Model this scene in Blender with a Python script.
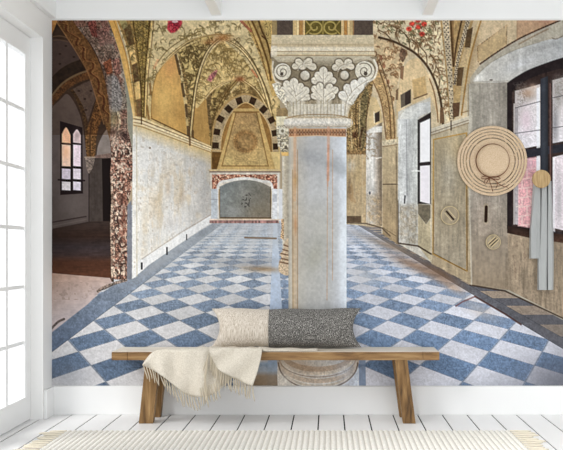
# A white room with a French door on the left. Its back wall carries one flat printed photo mural of an old vaulted
# hall (a wallpaper: it stops at the corner and above the baseboard, and a hat, a scarf and pegs hang on it).
# In front of it stands a wooden bench with a bolster cushion and a fringed throw, on white boards with a ribbed rug.
import bpy, bmesh, math, random
import numpy as np
from mathutils import Vector

for o in list(bpy.data.objects): bpy.data.objects.remove(o)
SC = bpy.context.scene
COL = SC.collection

# ------------------------------------------------------------------ camera
FPX, DIST, EYE = 901.0, 5.96, 1.075         # focal length in pixels, distance to the back wall, eye height
VPX, VPY = 329.0, 252.0                     # where the camera's axis meets the picture
S0 = FPX/DIST
cam = bpy.data.objects.new('camera', bpy.data.cameras.new('camera')); COL.objects.link(cam)
cam.location = (0, -DIST, EYE); cam.rotation_euler = (math.pi/2, 0, 0)
cam.data.sensor_width = 36; cam.data.lens = 36*FPX/563
cam.data.shift_x = -(VPX-281.5)/563; cam.data.shift_y = (VPY-225)/563
cam.data.clip_start = .05
SC.camera = cam
# ------------------------------------------------------------------ daylight, exposure
W = bpy.data.worlds.new('daylight'); SC.world = W; W.use_nodes = True
bg = W.node_tree.nodes['Background']; bg.inputs[0].default_value = (.97, .985, 1.0, 1); bg.inputs[1].default_value = .85
sun = bpy.data.objects.new('sun', bpy.data.lights.new('sun', 'SUN')); COL.objects.link(sun)
sun.data.energy = 1.9; sun.data.angle = math.radians(30); sun.data.color = (1.0, .985, .96)
sun.location = (-4, -4, 5)
sun.rotation_euler = Vector((.75, .62, -.8)).to_track_quat('-Z', 'Y').to_euler()
SC.view_settings.view_transform = 'Standard'; SC.view_settings.look = 'None'
SC.view_settings.gamma = 1.0; SC.view_settings.use_curve_mapping = False
SC.view_settings.exposure = 0.57
WALL_LIGHT = 1.0                           # how bright a white card on the back wall comes out

# ------------------------------------------------------------------ helpers
def s2l(c): return tuple((v/255/12.92 if v/255 <= .04045 else ((v/255+.055)/1.055)**2.4) for v in c)
def mat(name, rgb, rough=.6, spec=.3, build=None):
    m = bpy.data.materials.new(name); m.use_nodes = True
    n = m.node_tree.nodes; b = n['Principled BSDF']
    b.inputs['Base Color'].default_value = (*s2l(rgb), 1); b.inputs['Roughness'].default_value = rough
    b.inputs['Specular IOR Level'].default_value = spec
    if build: build(m.node_tree, n, m.node_tree.links, b)
    return m
def noise_col(stops, scale, stretch=(1, 1, 1), detail=4, bump=0, dist=.004, rough=.6, coord='Object', distort=0):
    def f(t, n, l, b):
        tc = n.new('ShaderNodeTexCoord'); mp = n.new('ShaderNodeMapping'); mp.inputs['Scale'].default_value = stretch
        no = n.new('ShaderNodeTexNoise'); no.inputs['Scale'].default_value = scale; no.inputs['Detail'].default_value = detail
        no.inputs['Roughness'].default_value = rough; no.inputs['Distortion'].default_value = distort
        cr = n.new('ShaderNodeValToRGB'); cr.color_ramp.elements[0].position = stops[0][0]; cr.color_ramp.elements[1].position = stops[-1][0]
        cr.color_ramp.elements[0].color = (*s2l(stops[0][1]), 1); cr.color_ramp.elements[1].color = (*s2l(stops[-1][1]), 1)
        for p, c in stops[1:-1]:
            e = cr.color_ramp.elements.new(p); e.color = (*s2l(c), 1)
        l.new(tc.outputs[coord], mp.inputs[0]); l.new(mp.outputs[0], no.inputs['Vector']); l.new(no.outputs[0], cr.inputs[0])
        l.new(cr.outputs[0], b.inputs['Base Color'])
        if bump:
            bp = n.new('ShaderNodeBump'); bp.inputs['Strength'].default_value = bump; bp.inputs['Distance'].default_value = dist
            l.new(no.outputs[0], bp.inputs['Height']); l.new(bp.outputs[0], b.inputs['Normal'])
    return f
class MB:
    """collects shapes for one mesh"""
    def __init__(s): s.v = []; s.f = []; s.mi = []; s.k = 0
    def face(s, idx, base): s.f.append([base+i for i in idx]); s.mi.append(s.k)
    def box(s, x0, x1, y0, y1, z0, z1):
        return s.hexa([(x0, y0, z0), (x1, y0, z0), (x1, y1, z0), (x0, y1, z0)], [(x0, y0, z1), (x1, y0, z1), (x1, y1, z1), (x0, y1, z1)])
    def hexa(s, lo, hi):
        b = len(s.v); s.v += list(lo)+list(hi)
        for q in ((3, 2, 1, 0), (4, 5, 6, 7), (0, 1, 5, 4), (1, 2, 6, 5), (2, 3, 7, 6), (3, 0, 4, 7)): s.face(q, b)
        return s
    def grid(s, rows, close_u=False):
        b = len(s.v); n = len(rows[0])
        for r in rows: s.v += list(r)
        for i in range(len(rows)-1):
            for j in range(n if close_u else n-1):
                k = (j+1) % n; s.face((i*n+j, i*n+k, (i+1)*n+k, (i+1)*n+j), b)
        return s
    def tube(s, pts, radii, seg=6):
        rows = []
        for i, p in enumerate(pts):
            a = Vector(pts[max(0, i-1)]); c = Vector(pts[min(len(pts)-1, i+1)]); d = (c-a).normalized()
            u = d.cross(Vector((0, 1, .01))); u = u.normalized() if u.length > 1e-4 else Vector((1, 0, 0)); w = d.cross(u)
            r = radii[i] if hasattr(radii, '__len__') else radii
            rows.append([tuple(Vector(p)+u*r*math.cos(q)+w*r*math.sin(q)) for q in [2*math.pi*k/seg for k in range(seg)]])
        b = len(s.v); s.grid(rows, True)
        s.face(tuple(range(seg-1, -1, -1)), b); s.face(tuple(range((len(rows)-1)*seg, len(rows)*seg)), b)
        return s
    def lathe(s, prof, c, seg=48):                    # round the y axis through c; prof = (radius, y)
        rows = [[(c[0]+r*math.cos(2*math.pi*k/seg), c[1]+y, c[2]+r*math.sin(2*math.pi*k/seg)) for k in range(seg)] for r, y in prof]
        return s.grid(rows, True)
    def build(s, name, m, parent=None, smooth=False, bevel=0, solid=0, merge=False):
        me = bpy.data.meshes.new(name); me.from_pydata([tuple(v) for v in s.v], [], s.f)
        for q in (m if isinstance(m, (list, tuple)) else [m]): me.materials.append(q)
        me.polygons.foreach_set('material_index', s.mi)
        if merge:
            bm = bmesh.new(); bm.from_mesh(me); bmesh.ops.remove_doubles(bm, verts=bm.verts, dist=1e-5)
            bmesh.ops.recalc_face_normals(bm, faces=bm.faces); bm.to_mesh(me); bm.free()
        if smooth: me.polygons.foreach_set('use_smooth', [True]*len(me.polygons))
        o = bpy.data.objects.new(name, me); COL.objects.link(o)
        if bevel:
            b = o.modifiers.new('bevel', 'BEVEL'); b.width = bevel; b.segments = 2; b.limit_method = 'ANGLE'
        if solid:
            b = o.modifiers.new('thick', 'SOLIDIFY'); b.thickness = solid; b.offset = 0
        if parent:
            o.parent = parent; o.location = -Vector(parent.location)
        return o
def tag(o, label=None, cat=None, group=None, kind=None):
    for k, v in (('label', label), ('category', cat), ('group', group), ('kind', kind)):
        if v: o[k] = v
    return o
def thing(name, loc, label, cat, group=None):
    o = bpy.data.objects.new(name, None); COL.objects.link(o); o.location = loc; o.empty_display_size = .1
    return tag(o, label, cat, group)
def at(px, py, y):
    """the world point seen at (px,py) on the photograph at depth y"""
    s = FPX/(DIST+y); return ((px-VPX)/s, y, EYE-(py-VPY)/s)

# ------------------------------------------------------------------ materials of the room
WHITE = mat('white_wall_paint', (243, 243, 242), .6, .2)
TRIM = mat('white_gloss_paint', (244, 245, 245), .4, .3)
BOARD = mat('white_floor_boards', (240, 240, 240), .35, .35, noise_col([(.3, (232, 232, 232)), (.7, (243, 243, 243))], 3, (1, .12, 1), 5))
DARKGAP = mat('dark_gap', (20, 19, 18), .9, .1)
def glassm(t, n, l, b):
    tr = n.new('ShaderNodeBsdfTransparent'); gl = n.new('ShaderNodeBsdfGlossy'); gl.inputs['Roughness'].default_value = .02
    mx = n.new('ShaderNodeMixShader'); mx.inputs[0].default_value = .05
    l.new(tr.outputs[0], mx.inputs[1]); l.new(gl.outputs[0], mx.inputs[2])
    l.new(mx.outputs[0], n['Material Output'].inputs[0])
GLASS = mat('window_glass', (255, 255, 255), .02, .5, glassm)

# ------------------------------------------------------------------ the room
XL, XR, YF, HC, WT = -1.833, 3.2, -2.5, 2.95, .122
def struct(name, mb, m, **k): return tag(mb.build(name, m, **k), kind='structure')
struct('wall_back', MB().box(XL-WT, XR, 0, .12, -.06, HC), WHITE)
fl = MB(); fl.box(XL-WT, XR, YF, 0, -.06, -.004)
fl.k = 1
PITCH = 24.64/S0; x = (72.5-VPX)/S0
while x > XL-WT: x -= PITCH
while x < XR:
    fl.box(max(XL-WT, x+.0042), min(XR, x+PITCH-.0042), YF, 0, -.004, 0); x += PITCH
struct('floor', fl, [DARKGAP, BOARD])
struct('ceiling', MB().box(XL-WT, XR, YF, .12, HC, HC+.08), WHITE)
JY, DX, DH, DW = -.185, -1.912, 2.449, .796      # the doorway's far jamb, door plane, head height, leaf width
wl = MB(); wl.box(XL-WT, XL, JY, 0, 0, HC); wl.box(XL-WT, XL, JY-2*DW-.01, JY, DH, HC); wl.box(XL-WT, XL, YF, JY-2*DW-.01, 0, HC)
struct('wall_left', wl, WHITE)
struct('baseboard_back', MB().box(XL, XR, -.014, 0, 0, .1885), TRIM, bevel=.003)
struct('baseboard_left', MB().box(XL, XL+.018, JY+.02, -.014, 0, .1885), TRIM, bevel=.003)
struct('trim_1', MB().box(XL, XR, -.016, 0, 2.612, HC), TRIM, bevel=.003)
struct('wall_right_unseen', MB().box(XR, XR+WT, YF, .12, -.06, HC), WHITE)  # out of view; added to cut the sky light from the right
bmz = 2.634
for k, (a, b) in enumerate(((XL, (57-VPX)/S0), ((212-VPX)/S0, (222-VPX)/S0), ((422-VPX)/S0, (432-VPX)/S0))):
    struct('trim_%d' % (k+2), MB().box(a, b, YF, -.016, bmz if k else 2.614, HC), TRIM, bevel=.004)
def french_door(name, y1):
    """a glazed leaf hung in the left wall, its far edge at y1"""
    y0 = y1-DW; f = MB(); xs = (DX-.042, DX)
    zs = [.16, .505, .856, 1.225, 1.601, 1.971, 2.322]
    f.box(*xs, y1-.087, y1, .008, DH-.004); f.box(*xs, y0, y0+.087, .008, DH-.004)
    f.box(*xs, y0+.087, y1-.087, .008, zs[0]); f.box(*xs, y0+.087, y1-.087, zs[-1], DH-.004)
    xm = (DX-.022, DX-.010)
    f.box(DX-.0225, DX-.0095, (y0+y1)/2-.015, (y0+y1)/2+.015, zs[0], zs[-1])
    for z in zs[1:-1]: f.box(*xm, y0+.087, y1-.087, z-.011, z+.011)
    for a, b in ((y0+.087, y0+.099), (y1-.099, y1-.087)): f.box(DX-.012, DX-.002, a, b, zs[0], zs[-1])
    d = struct(name, f, TRIM)
    g = MB().box(DX-.022, DX-.018, y0+.084, y1-.084, zs[0]-.005, zs[-1]+.005).build('glass', GLASS, d)
    return d
french_door('door_1', JY-.002); french_door('door_2', JY-DW-.006)

# ------------------------------------------------------------------ the mural's picture
#  the picture printed on the photo mural
# The wall behind the bench carries one flat printed wallpaper. Its picture is worked out here on a grid
# in the sheet's own coordinates and becomes the ink colour of the sheet (printed areas are separate meshes).
def paint_mural():
    PX0, PX1, PY0, PY1 = 52.0, 636.0, 20.4, 385.6
    KS = 1.7
    GW, GH = int((PX1-PX0)*KS)+1, int((PY1-PY0)*KS)+1
    gx = np.linspace(PX0, PX1, GW); gy = np.linspace(PY0, PY1, GH)
    GX, GY = np.meshgrid(gx, gy)
    IMG = np.zeros((GH, GW, 3))+np.array([.66, .6, .5]); REG = np.zeros((GH, GW), int)
    rs = np.random.RandomState(7)

    def vnoise(sx, sy, seed, X=None, Y=None):
        X = GX if X is None else X; Y = GY if Y is None else Y
        r = np.random.RandomState(seed).rand(257, 257)
        u = (X/sx) % 256; v = (Y/sy) % 256
        i = u.astype(int); j = v.astype(int); fu = u-i; fv = v-j
        fu = fu*fu*(3-2*fu); fv = fv*fv*(3-2*fv)
        a = r[j, i]*(1-fu)+r[j, i+1]*fu; b = r[j+1, i]*(1-fu)+r[j+1, i+1]*fu
        return (a*(1-fv)+b*fv)*2-1
    def fbm(sx, sy, seed, n=3):
        s = 0; w = 1; t = 0
        for k in range(n):
            s = s+w*vnoise(sx/2**k, sy/2**k, seed+k); t += w; w *= .6
        return s/t
    N1 = vnoise(1.1, 1.1, 1); N2 = fbm(3, 3, 2, 2); N3 = fbm(9, 9, 4); N4 = fbm(28, 28, 8); N5 = fbm(70, 70, 12)
    VS = fbm(2.2, 16, 20); VL = fbm(5, 40, 24); HS = fbm(12, 1.6, 28)
    SPK = np.clip(vnoise(1.7, 1.7, 33)-.45, 0, 1)*2
    C = lambda *c: np.array(c, float)/255.0

    def box(pts, pad):
        xs = [p[0] for p in pts]; ys = [p[1] for p in pts]
        i0 = max(0, int((min(xs)-pad-PX0)*KS)); i1 = min(GW, int((max(xs)+pad-PX0)*KS)+2)
        j0 = max(0, int((min(ys)-pad-PY0)*KS)); j1 = min(GH, int((max(ys)+pad-PY0)*KS)+2)
        return slice(j0, max(j0, j1)), slice(i0, max(i0, i1))
    def segdist(X, Y, a, b):
        dx, dy = b[0]-a[0], b[1]-a[1]; L = dx*dx+dy*dy+1e-12
        t = np.clip(((X-a[0])*dx+(Y-a[1])*dy)/L, 0, 1)
        return np.hypot(X-a[0]-t*dx, Y-a[1]-t*dy)
    def cover(pts, soft):
        s = box(pts, soft+1); X, Y = GX[s], GY[s]
        ins = np.zeros(X.shape, bool); d = np.full(X.shape, 1e9)
        for a, b in zip(pts, pts[1:]+pts[:1]):
            d = np.minimum(d, segdist(X, Y, a, b))
            if a[1] != b[1]:
                c = ((a[1] > Y) != (b[1] > Y)) & (X < (b[0]-a[0])*(Y-a[1])/(b[1]-a[1])+a[0])
                ins ^= c
        return s, np.clip(.5+np.where(ins, d, -d)/(2*soft), 0, 1)
    def value(col, s):
        if callable(col): return col(GX[s], GY[s], s)
        return np.broadcast_to(col, GX[s].shape+(3,))
    def lay(s, m, col, tex, a, reg):
        v = value(col, s)
        if tex:
            k = 1.0
            for n, amp in tex: k = k+n[s]*amp
            v = v*k[..., None]
        mm = (m*a)[..., None]
        IMG[s] = IMG[s]*(1-mm)+np.clip(v, 0, 1)*mm
        if reg is not None:
            r = REG[s]; r[m > .5] = reg
    def poly(pts, col, tex=None, soft=.45, a=1.0, reg=None):
        s, m = cover(list(pts), soft); lay(s, m, col, tex, a, reg)
    def stroke(pts, w, col, a=1.0, tex=None, soft=.45, reg=None, w1=None):
        pts = list(pts); s = box(pts, max(w, w1 or 0)+soft+1); X, Y = GX[s], GY[s]
        m = np.zeros(X.shape)
        n = len(pts)-1
        for k in range(n):
            ww = w if w1 is None else w+(w1-w)*(k+.5)/n
            m = np.maximum(m, np.clip(.5+(ww/2-segdist(X, Y, pts[k], pts[k+1]))/(2*soft), 0, min(1, ww/.8)))
        lay(s, m, col, tex, a, reg)
    def ell(cx, cy, rx, ry, col, tex=None, soft=.45, a=1.0, reg=None, rot=0):
        c, si = math.cos(rot), math.sin(rot)
        pts = [(cx+rx*math.cos(t)*c-ry*math.sin(t)*si, cy+rx*math.cos(t)*si+ry*math.sin(t)*c) for t in np.linspace(0, 2*math.pi, 25)[:-1]]
        poly(pts, col, tex, soft, a, reg)
    def sp(pts, n=8):                       # smooth curve through the points
        p = [pts[0]]+list(pts)+[pts[-1]]; out = []
        for i in range(1, len(p)-2):
            for t in np.arange(n)/n:
                q = [.5*(2*p[i][k]+(p[i+1][k]-p[i-1][k])*t+(2*p[i-1][k]-5*p[i][k]+4*p[i+1][k]-p[i+2][k])*t*t
                     + (3*p[i][k]-p[i-1][k]-3*p[i+1][k]+p[i+2][k])*t**3) for k in (0, 1)]
                out.append(tuple(q))
        out.append(tuple(pts[-1])); return out
    def lin(a, ca, b, cb):
        dx, dy = b[0]-a[0], b[1]-a[1]; L = dx*dx+dy*dy+1e-6
        def f(X, Y, s):
            t = np.clip(((X-a[0])*dx+(Y-a[1])*dy)/L, 0, 1)[..., None]
            return ca*(1-t)+cb*t
        return f
    def ramp(stops, axis=0):
        xs = [q[0] for q in stops]; cs = np.array([q[1] for q in stops])
        def f(X, Y, s):
            v = X if axis == 0 else Y
            return np.stack([np.interp(v, xs, cs[:, k]) for k in range(3)], -1)
        return f
    def glow(cx, cy, rx, ry, col, a, rot=0, within=None):      # a soft patch, only inside one printed area
        s = box([(cx-2.2*max(rx, ry), cy-2.2*max(rx, ry)), (cx+2.2*max(rx, ry), cy+2.2*max(rx, ry))], 0)
        X, Y = GX[s]-cx, GY[s]-cy; c, si = math.cos(rot), math.sin(rot)
        m = np.exp(-((X*c+Y*si)/rx)**2-((-X*si+Y*c)/ry)**2)
        if within is not None: m = m*np.isin(REG[s], within)
        lay(s, m, col, None, a, None)
    def stain(s_or_reg, noise, lo, hi, col, a):                  # blotches of colour where a noise is high
        m = np.clip((noise-lo)/(hi-lo), 0, 1)*np.isin(REG, s_or_reg)
        lay((slice(None), slice(None)), m, col, None, a, None)
    def scroll(seed, sc, col, thr=.16, k=5.0, ax=1.0):           # curling tendrils of a painted vault
        X = GX+vnoise(6*sc, 6*sc, seed+5)*3*sc; Y = GY+vnoise(6*sc, 6*sc, seed+6)*3*sc
        f = vnoise(5.5*sc*ax, 5.5*sc, seed, X, Y)*k/2
        d = np.abs(f-np.round(f))
        m = np.clip((thr-d)/.08, 0, 1)*np.clip((vnoise(2.2, 2.2, seed+9)+.75), 0, 1)
        return m
    def scrolled(pts, m, col, a):
        s, c = cover(list(pts), .6); lay(s, c*m[s], col, None, a, None)

    def in_mask(pts):
        m = np.zeros_like(GX); s, c = cover(list(pts), .5); m[s] = c; return m
    (R_ROOM, R_BRICK, R_WALL, R_VAULT, R_FIRE, R_FLOOR, R_REAR, R_SHAFT, R_CAP, R_BASE, R_RWALL, R_RVAULT, R_WIN, R_SWIN, R_RWIN) = range(1, 16)

    # ---- checkered floor in true perspective (vanishing point of the printed hall at 275,180)
    def floor_print():
        y = np.maximum(GY, 200.)-184.5
        right = GX > 310
        u = (GX-np.where(right, 290., 275.))/y; w = 1/y
        s_ = (u-np.where(right, .718, -1.0175))/.317; t_ = (w-.0069)/.000913
        A = s_+t_; B = t_-s_
        ia = np.floor(A+.5); ib = np.floor(B+.5)
        par = (ia+ib) % 2                                           # 0 light, 1 blue
        fa = np.abs(A+.5-np.round(A+.5)); fb = np.abs(B+.5-np.round(B+.5))
        cellr = np.random.RandomState(3).rand(64, 64)[(ia.astype(int)) % 64, (ib.astype(int)) % 64]
        side = np.clip((GX-250)/90., 0, 1)[..., None]
        near = (np.clip((GY-222)/130., 0, 1)**.9)[..., None]
        lightc = (C(188, 191, 194)*(1-near)+C(205, 204, 206)*near)*(1-side)+(C(194, 200, 212)*(1-near)+C(211, 213, 223)*near)*side
        darkc = (C(160, 169, 180)*(1-near)+C(95, 112, 135)*near)*(1-side)+(C(158, 169, 187)*(1-near)+C(109, 132, 163)*near)*side
        # soft tile edge
        k = np.clip(np.minimum(fa, fb)*y*.16/1.0, 0, 1)[..., None]*.5+.5
        base = np.where(par[..., None] > .5, darkc, lightc); oth = np.where(par[..., None] > .5, lightc, darkc)
        col = base*k+oth*(1-k)
        col = col*(1+(cellr[..., None]-.5)*.12+(N2*.08+N1*.10+HS*.06+N3*.03)[..., None]*np.where(par[..., None] > .5, 1.2, .45))
        grout = np.clip(1-np.minimum(fa, fb)*y*.16/.55, 0, 1)*np.clip((GY-255)/60, 0, 1)
        col = col*(1-.22*grout[..., None])
        # edge bands
        def band(u0, u1, c, amp=.12):
            m = np.clip((u-u0)*y/1.0+.5, 0, 1)*np.clip((u1-u)*y/1.0+.5, 0, 1)
            return m[..., None], c*(1+(N2*amp+N1*amp*.7+N3*amp*.7)[..., None])
        m, c = band(-1.60, -1.331, (C(154, 160, 166)*(1-near)+C(92, 106, 128)*near)); col = col*(1-m)+c*m
        m, c = band(-.041, .056, (C(190, 200, 212)*(1-near)+C(170, 186, 210)*near), .04); col = col*(1-m)+c*m
        m, c = band(1.66, 1.78, C(94, 95, 102)); 
        col = col*(1-m)+c*m
        # outer border on the right: long oblong tiles
        q = (np.floor((w-.0077)/.000555) % 2)[..., None]
        ob = np.where(q < .5, C(150, 136, 122), C(92, 92, 98))*(1+(N2*.1+N1*.08)[..., None])
        m = np.clip((u-1.78)*y+.5, 0, 1)[..., None]; col = col*(1-m)+ob*m
        for uu in (1.66, 1.78, -1.331):
            ln = np.clip(1-np.abs(u-uu)*y/.8, 0, 1)[..., None]*np.clip((GY-250)/40, 0, 1)[..., None]; col = col*(1-.35*ln)
        IMG[:] = np.where((GY > 205)[..., None], col, IMG); REG[GY > 205] = R_FLOOR
    floor_print()
    glow(330, 232, 60, 9, C(196, 196, 200), .45, 0, [R_FLOOR])
    glow(363, 276, 16, 9, C(196, 196, 198), .65, .3, [R_FLOOR])
    glow(250, 226, 40, 5, C(178, 180, 186), .5, 0, [R_FLOOR])
    glow(415, 266, 30, 5, C(150, 118, 92), .75, .42, [R_FLOOR]); glow(440, 274, 22, 7, C(112, 84, 62), .65, .5, [R_FLOOR])
    glow(390, 246, 28, 4, C(140, 122, 104), .8, .35, [R_FLOOR]); glow(452, 287, 14, 4, C(196, 160, 128), .5, .5, [R_FLOOR])
    glow(480, 310, 20, 7, C(196, 182, 172), .45, .5, [R_FLOOR])
    glow(262, 269, 22, 3, C(152, 126, 94), .8, .05, [R_FLOOR]); glow(252, 262, 34, 5, C(120, 122, 128), .4, 0, [R_FLOOR])
    glow(160, 262, 34, 6, C(156, 160, 164), .7, -.62, [R_FLOOR]); glow(255, 240, 70, 9, C(184, 188, 192), .4, 0, [R_FLOOR]); glow(205, 232, 14, 4, C(112, 118, 124), .5, -.6, [R_FLOOR])
    glow(572, 384, 60, 34, C(70, 72, 82), .72, 0, [R_FLOOR]); glow(500, 392, 50, 12, C(112, 116, 130), .35, 0, [R_FLOOR]); glow(556, 330, 34, 12, C(80, 78, 80), .35, .5, [R_FLOOR])
    glow(70, 375, 26, 16, C(120, 126, 138), .35, 0, [R_FLOOR])
    glow(258, 378, 8, 14, C(150, 124, 96), .75, 0, [R_FLOOR])
    stroke([(475, 296.5), (505, 314), (521, 324.5)], 1.8, C(72, 48, 44), .85)
    stroke([(475, 296.5), (462, 302), (456, 306)], 1.6, C(112, 72, 70), .75)
    stroke([(245, 237.6), (262, 238), (276, 238.4)], 1.8, C(112, 90, 66), .8)

    # ---- left: the dark side room seen through the broken arch
    poly([(51, 19), (114, 19), (114, 282), (51, 282)], C(60, 48, 40), [(N3, .18), (N2, .12)], reg=R_ROOM)
    ROOM = R_ROOM
    poly([(51, 38), (70, 41), (82, 57), (70, 68), (51, 78)], C(78, 66, 64), [(N2, .06), (N3, .08)])
    for p in ((60, 54), (74, 57), (60, 64), (66, 46)): ell(p[0], p[1], 1.3, .9, C(40, 30, 30), a=.85)
    stroke(sp([(51, 37), (60, 36), (68, 38)]), 1.2, C(120, 98, 76), .7); stroke(sp([(51, 41), (60, 40), (68, 42)]), 1, C(112, 90, 70), .5)
    poly(sp([(51, 78), (62, 68), (76, 61), (86, 59)])+sp([(92, 70), (76, 75), (60, 88), (51, 100)]), C(46, 36, 29), [(N2, .25)])
    poly(sp([(51, 98), (62, 85), (76, 76), (93, 70)])+sp([(95, 78), (80, 82), (66, 91), (51, 107)]), C(92, 64, 40), [(N2, .3), (N1, .25)])
    stroke(sp([(51, 97), (62, 84), (76, 75), (92, 69.5)]), 1.8, C(142, 122, 92), .75)
    poly(sp([(73, 89), (84, 83), (95, 79)])+sp([(98, 94), (93, 106), (88, 122)])+sp([(84, 122), (79, 106), (73, 90)]), C(92, 79, 73), [(N2, .12), (N1, .08)])
    for p in ((79, 91), (85, 99), (91, 91), (86, 110)): ell(p[0], p[1], 1.4, 1.0, C(45, 34, 32), a=.85)
    poly(sp([(66, 93), (71, 92), (78, 104), (84, 124), (85.5, 140)])+[(88, 140)]+sp([(88, 122), (82, 104), (73, 89)]), C(70, 53, 36), [(N1, .35)])
    poly([(51, 108)]+sp([(51, 108), (60, 100), (67, 94), (74, 102), (80, 115), (83, 128), (85, 142)])+[(89, 170), (89, 222), (51, 230)],
         lin((52, 110), C(96, 86, 84), (60, 225), C(78, 68, 65)), [(N3, .07), (N2, .04)])
    glow(72, 205, 14, 14, C(98, 90, 86), .6, 0, [ROOM])
    # window of the side room
    poly([(60, 121), (82.5, 127.5), (83, 193.5), (60.3, 195)], C(30, 21, 21), reg=R_SWIN)
    for (x0, x1, ins) in ((62, 70.5, 0), (73.3, 80.8, 1)):
        for r, (ya, yb) in enumerate(((129, 142.5), (144.6, 166), (168.5, 179), (181.5, 190))):
            if r == 0:
                p = [(x0, yb)]+sp([(x0, ya+5), ((x0+x1)/2, ya-1.5+ins*2), (x1, ya+6)])+[(x1, yb+.8)]
            else: p = [(x0, ya), (x1, ya+.6), (x1, yb+.5), (x0, yb)]
            cc = [[C(238, 186, 150), C(222, 200, 200)], [C(240, 205, 184), C(226, 208, 218)], [C(206, 196, 210), C(214, 204, 214)], [C(220, 214, 216), C(212, 204, 216)]][r][ins]
            poly(p, cc, [(N2, .1), (N1, .05)])
    glow(66, 152, 4, 7, C(242, 190, 150), .8); glow(77, 136, 3, 5, C(150, 130, 130), .7)
    stroke([(58.5, 179.8), (84.5, 180.6)], 1.6, C(28, 20, 22))
    # ribs and corbel, doorway
    poly(sp([(97, 97), (93, 112), (87, 130), (85.5, 142), (86.5, 157)])+sp([(95, 157), (97.5, 132), (104, 116), (110, 106)])+[(104, 92)], C(98, 70, 42), [(N1, .4), (N2, .25)])
    stroke(sp([(92, 120), (90, 136), (90.5, 156)]), 1.6, C(58, 40, 26), .7)
    poly(sp([(111, 125), (104, 133), (98, 146), (96.5, 158)])+[(111, 158)], C(128, 118, 112), [(N3, .1), (N2, .08)])
    poly([(95, 155.5), (111, 153), (111, 158), (95, 159.5)], C(112, 92, 84), [(N1, .15)])
    poly([(89, 158), (111, 158), (111, 224), (89, 224)], C(62, 54, 50), [(N2, .12), (VS, .12)])
    poly([(102, 159), (111.5, 158), (111.5, 224), (103, 224)], C(22, 15, 14))
    poly([(85, 157), (94.5, 157), (94.5, 160.5), (92.5, 168), (89, 174), (86.5, 168)], C(118, 105, 96), [(N1, .3)])
    stroke([(85, 157.3), (95, 157.3)], 1.2, C(165, 145, 125), .8); stroke([(89, 174), (89, 222)], 1.0, C(34, 26, 25), .8)
    # its dark floor and the dusty threshold
    poly([(51, 229), (89, 221.5), (112, 221), (112, 282), (51, 282)], ramp([(221, C(52, 42, 38)), (236, C(46, 32, 26)), (247, C(52, 44, 45)), (255, C(58, 46, 44)), (262, C(74, 46, 33)), (272, C(80, 50, 36))], 1), [(HS, .18), (N2, .1)])
    stroke([(51, 222.5), (86, 216.5)], 1.2, C(42, 32, 30), .9); stroke([(51, 226.5), (86, 219.5)], 1.2, C(112, 100, 92), .4)
    poly([(51, 273), (80, 275.5), (110, 278), (112, 282), (103, 289), (88, 304), (70, 318), (51, 333)], lin((55, 275), C(170, 142, 126), (66, 315), C(188, 176, 176)), [(N3, .06), (N2, .05), (HS, .05)], reg=R_FLOOR)
    stain([R_FLOOR], np.where((GX < 98) & (GY > 282) & (GY < 300) & (GX+GY < 385), N2+HS*.4, -1), .1, .5, C(140, 124, 116), .6)
    stroke(sp([(52, 328), (58, 322), (64, 319)]), 2.4, C(66, 56, 52), .8, [(N1, .4)])
    stroke(sp([(98, 291), (105, 287), (116, 283), (126, 280)]), 3.0, C(120, 104, 94), .9, [(N1, .5)])
    stroke(sp([(101, 290), (106, 288.5), (113, 285)]), 1.0, C(50, 40, 38), .8)
    # painted soffit of the arch
    poly(sp([(54, 19), (62, 30), (70, 42), (80, 57), (89, 74), (95, 93), (101, 112), (106, 127), (110, 140)])+sp([(114, 128), (110, 105), (106, 84), (99, 62), (89, 43), (72, 19)]), C(112, 80, 48), [(N2, .22), (N1, .12)], reg=R_BRICK)
    sc = sp([(60, 22), (66, 24), (66, 30), (72, 34), (78, 38), (76, 44), (83, 47), (83, 54), (84, 59), (92, 62), (93, 68), (90, 72), (97, 78), (99, 86), (98, 92), (103, 96), (104, 103), (103, 109), (108, 114), (108, 122)])
    stroke(sc, 1.6, C(70, 36, 22), .8); stroke([(a+2.2, b+1) for a, b in sc], 1.0, C(160, 118, 70), .7)
    stroke(sp([(56, 21), (70, 42), (80, 58), (88, 73), (95, 94), (104, 124)]), 1.1, C(172, 130, 84), .6)
    poly([(51, 19), (58, 19), (54, 30), (51, 36)], C(196, 150, 90), [(N2, .15)])
    # broken masonry
    R = R_BRICK
    left = sp([(72, 19), (82, 33), (92, 46), (100, 62), (106, 84), (109, 105), (111, 125), (110, 140), (111.5, 155), (110.5, 175), (111.5, 200), (110.5, 225), (111, 250), (111.5, 279)])
    right = sp([(127, 280), (128.5, 262), (127, 240), (129, 225), (127.5, 208), (130, 195), (133, 180), (133.5, 160), (131, 142), (127.5, 128), (127, 110), (126, 92), (124, 75), (119, 52), (108, 19)])
    mas = C(116, 98, 86)
    poly(left+right, mas, [(N1, .35), (N2, .45)], reg=R)
    inb = (REG == R) & (GX > 70)
    s_all = (slice(None), slice(None))
    up = np.clip((150-GY)/30., 0, 1); lo = 1-up
    M = lambda cond: cond*inb
    bnd = np.zeros_like(GX)
    lay(s_all, (np.clip((vnoise(6, 7, 51)-.05)*4, 0, 1))*((REG == R) & (GY < 150) & (GX > 85))*.9*(cover(left+right, .5)[1].max() > 0), C(128, 72, 60), [(N2, .3)], 0, None)
    MM = in_mask(left+right)
    lay(s_all, MM*np.clip((N3+.25*N2-.0)*4, 0, 1)*up, C(134, 124, 112), [(N1, .3), (N2, .2)], .8, None)
    lay(s_all, MM*np.clip((vnoise(9, 8, 52)-.15)*4, 0, 1)*up, C(120, 80, 68), [(N1, .25)], .6, None)
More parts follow.
